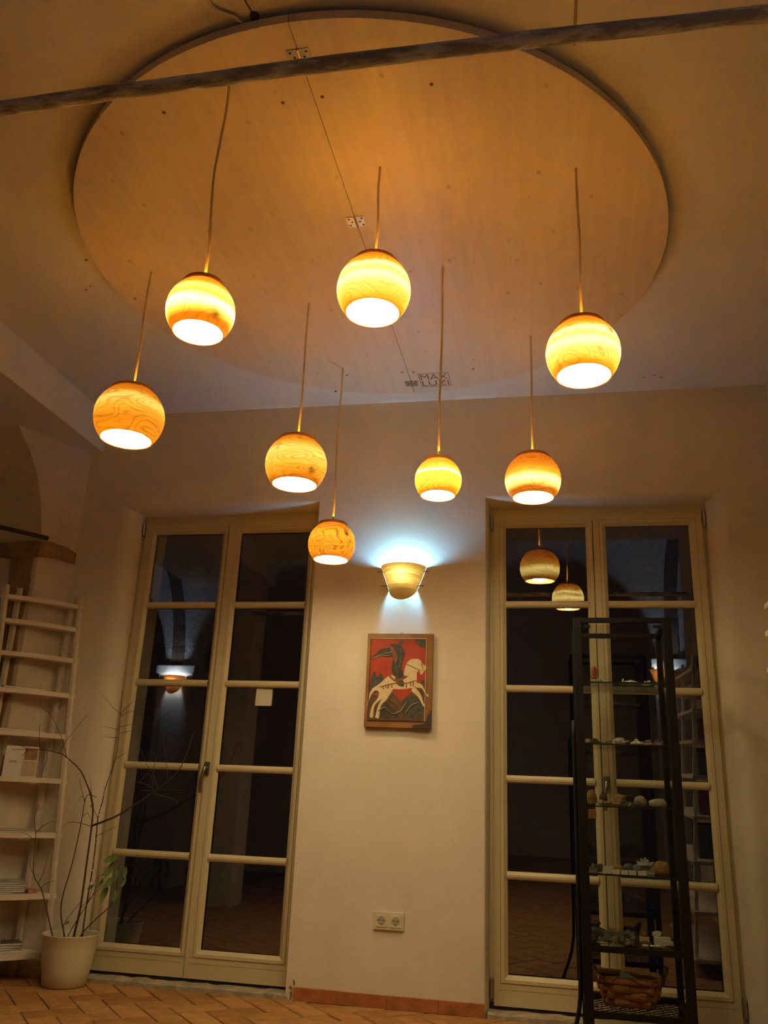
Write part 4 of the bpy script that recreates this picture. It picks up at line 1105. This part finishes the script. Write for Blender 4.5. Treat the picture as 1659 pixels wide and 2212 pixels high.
# ------------------------------------------------------------------ basket on the lowest level
bk = thing('wicker_basket', 'brown woven bark basket on the wire net of the cabinet', 'basket', (.272, -.468, .1900), -.04)
BARK = mat('basket_bark', (.42, .20, .06), .5, .5, 14, .6, 30, stretch=(1, 1, 7), col2=(.15, .065, .02))
VINE = mat('basket_vine', (.10, .05, .022), .7, .3, 40)
def rr_path(hx, hy, z, n=48, wob=0.0, k=8, ph=0):
    out = []
    for i in range(n):
        a = 2 * math.pi * i / n; c, s = math.cos(a), math.sin(a); p = 0.45
        q = wob * math.sin(k * a + ph)
        out.append((math.copysign(abs(c) ** p, c) * (hx + q), math.copysign(abs(s) ** p, s) * (hy + q), z))
    return out
def ring(bm, path, r, sides=8, sq=1.0):
    pts = [Vector(p) for p in path]; n = len(pts); rings = []
    for i in range(n):
        t = (pts[(i + 1) % n] - pts[i - 1]).normalized(); up = Vector((0, 0, 1)); s_ = t.cross(up).normalized()
        rings.append([bm.verts.new(pts[i] + s_ * math.cos(2 * math.pi * j / sides) * r * sq + up * math.sin(2 * math.pi * j / sides) * r) for j in range(sides)])
    for i in range(n):
        A, B = rings[i], rings[(i + 1) % n]
        for j in range(sides): bm.faces.new((A[j], A[(j + 1) % sides], B[(j + 1) % sides], B[j]))
    return bm
for i, (hx, hy, z) in enumerate(((.098, .070, .020), (.108, .078, .046), (.117, .086, .071))):
    obj('woven_row', ring(BM(), rr_path(hx, hy, z, 64, .006, 10, i * math.pi), .0155, 8, .45), BARK, bk, smooth=True)
obj('rim', ring(BM(), rr_path(.125, .094, .099, 64), .0140, 8, .6), BARK, bk, smooth=True)
obj('base', bx(-.095, .095, -.068, .068, .002, .010), VINE, bk)
for i in range(10):
    a = (i + .5) / 10 * 2 * math.pi
    P_ = rr_path(.094, .066, .004, 40)[int((i + .5) * 4) % 40]; Q_ = rr_path(.124, .094, .092, 40)[int((i + .5) * 4) % 40]
    obj('stake', tube(BM(), [P_, Q_], .005, 6), VINE, bk)
pr_ = rr_path(.134, .103, 0, 60)
for i in range(0, 60, 3):
    p1, p2 = pr_[i], pr_[(i + 2) % 60]
    za, zb_ = (.114, .082) if (i // 3) % 2 else (.082, .114)
    obj('lacing', tube(BM(), [(p1[0], p1[1], za), (p2[0], p2[1], zb_)], .0022, 5), VINE, bk)
for s in (-1, 1):
    bm = BM()
    for dph in (0, 2.1, 4.2):
        pts = []
        for k in range(13):
            t = k / 12; aa = math.pi * t
            pts.append((s * (.128 + .022 * math.sin(aa)) + .005 * math.cos(8 * t + dph), -.05 + .1 * t, .10 + .045 * math.sin(aa) + .005 * math.sin(8 * t + dph)))
        tube(bm, pts, .005, 6)
    obj('handle', bm, VINE, bk, smooth=True)
o = obj('paper_slip', bx(-.034, .034, -.0006, .0006, 0, .118), mat('blue_paper', (.42, .46, .48), .7)); o.location = (.236, -.495, .2005); o.rotation_euler = (.2, .35, -.15)
tag(o, 'pale blue paper slip sticking up inside the bark basket', 'paper')

# ------------------------------------------------------------------ ladder shelves
def pbox(poly, z0, z1): return fixn(prism(BM(), poly, z0, z1))
def corner_shelf():
    root = thing('ladder_shelf', 'white wooden ladder shelf standing in the left corner', 'shelf', (0, 0, 0))
    zs = [1.945, 1.810, 1.630, 1.432, 1.208, .973, .697, .402, .128]
    d = Vector((.70, .714, 0)); n = Vector((.714, -.70, 0))
    def RF(z):
        t = (z - .1) / (1.95 - .1); return Vector((-2.577, -.050, 0)).lerp(Vector((-2.713, -.030, 0)), t)
    Lb = .43
    for z in zs:
        rf = RF(z) + d * .012; lf = rf - d * (Lb + .03)
        front = []
        for k in range(11):
            t = k / 10; front.append(rf.lerp(lf, t) + n * (.030 * math.sin(math.pi * t)))
        rb = Vector((-2.775, -.018, 0)); kk = Vector((KX + .012, KY - .018, 0)); lb = Vector((KX - .07, KY - .018, 0))
        pl = [(p.x, p.y) for p in front] + [(lb.x, lb.y), (kk.x, kk.y), (rb.x, rb.y)]
        obj('board', pbox(pl, z - .025, z), SHELFW, root)
    for side in (0, 1):
        off = -d * (.012 if side == 0 else Lb - .005)
        a, b = RF(0) + off, RF(2.0) + off
        if side == 1: a, b = RF(0) + off + n * .002, RF(2.0) + off
        bm = BM()
        q = [Vector((-.009, -.014, 0)), Vector((.009, -.014, 0)), Vector((.009, .014, 0)), Vector((-.009, .014, 0))]
        A = [bm.verts.new((a + v)) for v in q]; B = [bm.verts.new((b + v + Vector((0, 0, 2.0)))) for v in q]
        bm.faces.new(A[::-1]); bm.faces.new(B)
        for k in range(4): bm.faces.new((A[k], A[(k + 1) % 4], B[(k + 1) % 4], B[k]))
        obj('front_post', fixn(bm), SHELFW, root)
        c = Vector((-2.778, -.024, 0)) if side == 0 else Vector((KX - .055, KY - .028, 0))
        obj('back_post', bx(c.x - .012, c.x + .012, c.y - .012, c.y + .012, 0, 2.0), SHELFW, root)
    return root, zs, d, n, RF
LSH, LZ, LD, LN, LRF = corner_shelf()
def on_left(k, b, inn):   # position on board k: b metres left of the right front end, inn metres behind the front edge
    p = LRF(LZ[k]) - LD * b - LN * inn; return Vector((p.x, p.y, LZ[k] + .0006))
LROT = math.atan2(LD.y, LD.x)
def booklet(name, label, cat, k, b, inn, L, W, H, col, rz=0.0, dz=0.0, col2=None, group=None, pages=True):
    """flat book or magazine lying on a shelf board: cover plus page block"""
    p = on_left(k, b, inn) + Vector((0, 0, dz))
    t = thing(name, label, cat, p, LROT + rz, group)
    if pages:
        obj('pages', bx(-L / 2 + .002, L / 2 - .002, -W / 2 + .002, W / 2 - .002, .0008, max(.0016, H - .0008)), PAPERW, t)
    obj('cover', bx(-L / 2, L / 2, -W / 2, W / 2, max(.0, H - .0008) if pages else 0, H), mat('cover_%s_%.3f_%.3f_%.2f' % (name, b, dz, k), col, .4, .35, 22, col2=col2), t)
    if pages: obj('back_cover', bx(-L / 2, L / 2, -W / 2, W / 2, 0, .0008), mat('cover_%s_%.3f_%.3f_%.2f' % (name, b, dz, k), col, .4), t)
    return t
booklet('book', 'thin dark book lying on the fourth board of the left shelf', 'book', 3, .27, .012, .22, .055, .010, (.04, .03, .025))
booklet('folder', 'red folder lying on the fifth board of the left shelf', 'folder', 4, .26, .018, .24, .06, .011, (.42, .035, .015))
# upright card with pictures
p = on_left(5, .245, .015)
cd_ = thing('picture_card', 'upright white card with colour pictures on the sixth board', 'card', p, LROT)
obj('card', bx(-.085, .085, -.006, .006, 0, .158, .001), PAPERW, cd_)
obj('orange_print', bx(.012, .080, -.0075, -.006, .088, .150), mat('orange_print', (.50, .24, .07), .4, .3, 30, col2=(.12, .10, .12)), cd_)
obj('pink_print', bx(.008, .080, -.0075, -.006, .006, .082), mat('pink_print', (.46, .30, .24), .4, .3, 30, col2=(.55, .45, .36)), cd_)
obj('silver_spot', bx(-.06, -.02, -.0068, -.006, .072, .084), STEEL, cd_)
booklet('magazine', 'open tan magazine lying on the seventh board of the left shelf', 'magazine', 6, .24, .035, .24, .10, .006, (.42, .30, .20), 0, .010, (.55, .45, .32))
booklet('magazine', 'dark magazine under the tan one on the seventh board', 'magazine', 6, .23, .035, .25, .11, .009, (.06, .05, .05))
cols = [((.10, .10, .12), 'black'), ((.40, .36, .30), 'beige'), ((.20, .10, .11), 'wine red'), ((.32, .34, .36), 'grey'), ((.12, .16, .24), 'dark blue'), ((.45, .40, .33), 'cream'), ((.22, .27, .32), 'slate blue')]
zz = 0
for i, (c_, nm) in enumerate(cols):
    h = .0085 if i < 6 else .006
    booklet('magazine', nm + ' magazine in the thick stack on the eighth board, ' + ('bottom one', 'second from the bottom', 'third from the bottom', 'middle one', 'third from the top', 'second from the top', 'topmost')[i], 'magazine', 7, .25 + rnd.uniform(-.008, .008), .075, .20, .14, h, c_, rnd.uniform(-.06, .06), zz, group='magazines stacked on the eighth board'); zz += h + .0004
booklet('note', 'white folded note on top of the magazine stack', 'paper', 7, .20, .06, .06, .05, .0015, (.62, .58, .5), .3, zz, pages=False)
zz = 0
booklet('leaflet', 'grey leaflet beside the magazine stack, eighth board', 'leaflet', 7, .115, .045, .055, .10, .0025, (.5, .45, .38), 0, 0, (.4, .36, .3), pages=False)
booklet('red_ribbon_card', 'red patterned card on the grey leaflet, eighth board', 'card', 7, .118, .045, .05, .08, .016, (.45, .06, .04), .2, .003, (.55, .3, .22), pages=False)
for i, (c_, nm) in enumerate((((.42, .38, .30), 'cream'), ((.12, .09, .07), 'dark brown'), ((.5, .46, .4), 'white'), ((.08, .07, .06), 'black and white'))):
    booklet('magazine', nm + ' magazine in the stack on the lowest board, ' + ('bottom one', 'second from the bottom', 'second from the top', 'topmost')[i], 'magazine', 8, .235 + rnd.uniform(-.012, .012), .085, .20, .12, .011, c_, rnd.uniform(-.12, .12), zz, group='magazines on the lowest board'); zz += .0114
booklet('brochure', 'pale green brochure leaning on the lowest board stack', 'brochure', 8, .32, .09, .16, .11, .010, (.30, .36, .26), .2, zz, (.45, .47, .4))

# right-hand ladder shelf along the right wall (its near edge shows at the frame's right edge, the rest in the door glass)
def right_shelf():
    root = thing('ladder_shelf', 'white wooden ladder shelf full of books on the right wall', 'shelf', (0, 0, 0))
    zs = [1.752, 1.640, 1.495, 1.310, 1.100, .870, .620, .350, .10]
    Y0, Y1_ = -.88, -1.98
    def fx(z): return .845 - .10 * (1.75 - z) / 1.65
    for z in zs: obj('board', bx(fx(z), XR - .012, Y1_, Y0, z - .02, z), SHELFW, root)
    for y in (Y0 - .05, (Y0 + Y1_) / 2, Y1_ + .05):
        bm = BM(); q = ((-.009, -.012), (.009, -.012), (.009, .012), (-.009, .012))
        A = [bm.verts.new((fx(0) + .02 + a_, y + b_, 0)) for a_, b_ in q]; B = [bm.verts.new((fx(1.82) + .02 + a_, y + b_, 1.82)) for a_, b_ in q]
        bm.faces.new(A[::-1]); bm.faces.new(B)
        for k in range(4): bm.faces.new((A[k], A[(k + 1) % 4], B[(k + 1) % 4], B[k]))
        obj('front_post', fixn(bm), SHELFW, root)
        obj('back_post', bx(XR - .034, XR - .012, y - .012, y + .012, 0, 1.82), SHELFW, root)
    return zs, fx
RZ, RFX = right_shelf()
rb = random.Random(21)
pal = [((.25, .08, .05), 'rust'), ((.08, .1, .16), 'navy'), ((.45, .4, .32), 'cream'), ((.12, .14, .09), 'olive'), ((.06, .055, .05), 'black'), ((.38, .22, .08), 'ochre')]
ORD = ['first', 'second', 'third', 'fourth', 'fifth', 'sixth', 'seventh', 'eighth', 'ninth']
for i, k in enumerate((3, 4, 5, 6)):
    y = -1.02
    for j in range(8):
        th_ = rb.uniform(.022, .04); hh_ = min(.19, RZ[k - 1] - RZ[k] - .04) * rb.uniform(.8, 1); c_, nm = pal[(i * 3 + j) % 6]
        t = thing('book', '%s book, %s from the back wall on the %s board of the right shelf' % (nm, ORD[j], ORD[k]), 'book', (RFX(RZ[k]) + .13, y, RZ[k] + .0006), 0, 'books on the right shelf')
        obj('cover', bx(-.07, .07, -th_, -.001, 0, hh_, .001), mat('spine_' + nm, c_, .5), t)
        obj('pages', bx(-.066, .0715, -th_ + .002, -.003, .002, hh_ + .0006), PAPERW, t)
        y -= th_ + .002
        if abs(y + 1.43) < .05: y -= .06
tag(obj('dark_bottle', lathe(BM(), [(0, 0), (.025, 0), (.027, .01), (.027, .06), (.012, .085), (.011, .10), (0, .10)], 18), BLACKM, smooth=True, loc=(.905, -.910, 1.7526)), 'dark bottle on top of the right shelf', 'bottle')

# ------------------------------------------------------------------ potted twigs
PX, PY, PH = -2.425, -.130, .235
plant = thing('potted_plant', 'cream pot of bare twigs with a few drooping green leaves', 'plant', (PX, PY, 0))
prof = [(0, 0), (.098, 0), (.106, .006), (.118, .08), (.130, .16), (.139, PH - .004), (.1415, PH), (.137, PH + .001), (.134, PH - .006), (.126, .15), (.120, .14), (0, .14)]
obj('pot', lathe(BM(), prof, 48), POTM, plant, smooth=True)
obj('soil', lathe(BM(), [(0, .180), (.08, .178), (.1285, .172), (.1285, .150), (0, .150)], 32), SOIL, plant)
def br(name, pts, y0, y1, r0, r1, parent=plant, n=3):
    k = len(pts); P = []
    for i, q in enumerate(pts):
        P.append(aty(q[0], q[1], y0 + (y1 - y0) * i / (k - 1)) - Vector((PX, PY, 0)))
    if parent is not plant: pass
    S = smoothpath(P, n); m_ = len(S)
    return obj(name, tube(BM(), S, [r0 + (r1 - r0) * i / (m_ - 1) for i in range(m_)], 6), TWIG, parent, smooth=True)
st1 = br('stem', [(116, 2048), (114, 2026), (103, 1975), (89.5, 1921), (72, 1886), (76, 1818), (77, 1802), (74.6, 1767), (84, 1737)], -.17, -.33, .0036, .0012)
for q in ([(77, 1800), (95, 1782), (117, 1773)], [(76, 1818), (60, 1803), (45, 1799)], [(71, 1885), (66, 1875), (64, 1859)], [(84, 1906), (95, 1880), (108, 1832)], [(88, 1921), (100, 1908), (119, 1902)]): br('twig', q, -.28, -.32, .0017, .0009, st1)
st2 = br('stem', [(142, 2050), (140, 2026), (131.5, 1976), (135.6, 1935), (152, 1880), (168, 1813), (177.6, 1764), (184, 1728), (192, 1716), (208, 1722)], -.13, -.12, .0042, .0014)
for q in ([(184, 1729), (176, 1720), (171, 1730)], [(178, 1764), (190, 1756), (196, 1772)], [(183, 1735), (175, 1700), (172, 1680)]): br('twig', q, -.12, -.12, .0016, .0009, st2)
st3 = br('stem', [(156, 2052), (158.7, 2026), (173.6, 1962), (187, 1867), (198, 1785), (200.7, 1745), (195, 1712), (190, 1700), (174, 1665), (144, 1636), (128, 1627), (104, 1621), (87, 1620), (61, 1619), (26, 1619)], -.11, -.33, .0062, .0012)
for q in ([(128, 1627), (147, 1595), (190, 1542)], [(144, 1636), (132, 1590), (112, 1548), (90, 1527)], [(86, 1618), (85, 1590), (86.5, 1563)], [(61, 1619), (48, 1612), (33, 1605)], [(60, 1620), (52, 1628), (45, 1635)], [(101, 1622), (101, 1640), (89.5, 1671)], [(198, 1786), (175, 1778), (150, 1776), (135, 1786)], [(200, 1745), (190, 1700), (178, 1672)]): br('twig', q, -.24, -.31, .0019, .0009, st3)
bR = br('branch', [(198, 1784), (230, 1772), (260, 1758), (328, 1714), (366, 1685), (393, 1653), (419, 1581)], -.12, -.22, .0060, .0014, st3)
bT = st3
for q in ([(339, 1706), (332, 1674), (316, 1650), (302, 1614)], [(329, 1712), (333, 1655), (338, 1633), (326, 1624)], [(362, 1684), (360, 1650), (351, 1588)], [(301, 1708), (330, 1708), (352, 1705), (397, 1708)], [(329, 1714), (377, 1727), (385, 1738)], [(327, 1701), (310, 1692), (295, 1688)], [(330, 1690), (320, 1670), (300, 1695)]): br('twig', q, -.18, -.20, .0019, .0009, bT)
st4 = br('stem', [(178, 2050), (177.6, 2024), (190, 1935), (200.7, 1872), (207.5, 1813), (211.5, 1767), (222, 1729), (228, 1700), (249, 1640), (256, 1593), (260, 1548), (265, 1491)], -.09, -.13, .0044, .0011)
for q in ([(262, 1544), (242, 1526), (220, 1499)], [(261, 1542), (278, 1524), (298, 1511)], [(261, 1548), (275, 1539), (293, 1535)], [(258, 1578), (243, 1573), (225, 1569)], [(258, 1571), (275, 1566), (293, 1564)], [(256, 1594), (240, 1593), (226, 1591)], [(257, 1585), (270, 1581), (283, 1579)], [(249, 1640), (262, 1632), (276, 1624)], [(211, 1768), (200, 1740), (198, 1715), (194, 1681)], [(205, 1808), (225, 1798), (255, 1782)]): br('twig', q, -.12, -.125, .0016, .0008, st4)
cat_ = BM()
for (x0_, y0_, x1_, y1_) in ((228, 1702, 214, 1760), (194, 1681, 203, 1745), (209, 1800, 201, 1880), (200, 1895, 194, 1925)):
    for k in range(9):
        t = k / 8; p_ = aty(x0_ + (x1_ - x0_) * t + rnd.uniform(-3, 3), y0_ + (y1_ - y0_) * t, -.115) - Vector((PX, PY, 0))
        bmesh.ops.create_icosphere(cat_, subdivisions=1, radius=rnd.uniform(.003, .0055), matrix=Matrix.Translation(p_))
c_ = obj('catkins', cat_, CATKIN, plant, smooth=True); c_['kind'] = 'stuff'
st5 = br('stem', [(172, 2050), (173, 2023), (200, 1992), (233, 1962), (249, 1937), (254, 1900), (256, 1868), (246, 1852)], -.14, -.13, .0036, .0014)
st6 = br('stem', [(144, 2050), (146, 2024), (165, 1990), (190, 1950), (205, 1925), (215, 1895), (230, 1885)], -.16, -.13, .0028, .0011)
st7 = br('stem', [(138, 2026), (138, 1997), (158, 1968), (176, 1946)], -.15, -.12, .0022, .0010)
for q in ([(256, 1868), (268, 1868), (274, 1880)], [(190, 1950), (200, 1915), (215, 1890), (228, 1892)], [(176, 1960), (210, 1925), (240, 1900)]): br('twig', q, -.13, -.13, .0016, .0009, st5)
def leaf(px, py, L, W, ang, y, bend=.3):
    c = aty(px, py, y) - Vector((PX, PY, 0)); bm = BM(); rows = []
    for k in range(7):
        t = k / 6; w_ = W * math.sin(math.pi * min(1, .08 + t * .92)) ** .8 * (1 if t < .6 else 1.0)
        rows.append([Vector((s_ * w_ / 2, -bend * L * t * t + abs(s_) * -.15 * w_, -L * t)) for s_ in (-1, 0, 1)])
    M_ = Matrix.Rotation(ang, 4, 'Y')
    vs = [[bm.verts.new(c + M_ @ v) for v in r_] for r_ in rows]
    for A, B in zip(vs, vs[1:]):
        for j in range(2): bm.faces.new((A[j], A[j + 1], B[j + 1], B[j]))
    bmesh.ops.remove_doubles(bm, verts=bm.verts[:], dist=1e-5)
    obj('leaf', bm, LEAFM, plant, smooth=True)
for a in ((254, 1850, .070, .036, 1.15, -.15), (246, 1862, .085, .034, .35, -.14), (256, 1868, .075, .026, -.1, -.13), (272, 1872, .060, .022, -.15, -.13), (250, 1890, .070, .030, .5, -.15), (236, 1896, .062, .024, .1, -.14), (232, 1912, .085, .034, .15, -.14), (254, 1912, .075, .026, -.1, -.13), (222, 1898, .05, .02, .3, -.14), (202, 1912, .035, .016, .9, -.13), (272, 1896, .045, .018, .2, -.13), (246, 1930, .04, .018, -.2, -.14), (203, 1738, .022, .016, .8, -.12), (150, 1990, .025, .012, .9, -.13)): leaf(*a)
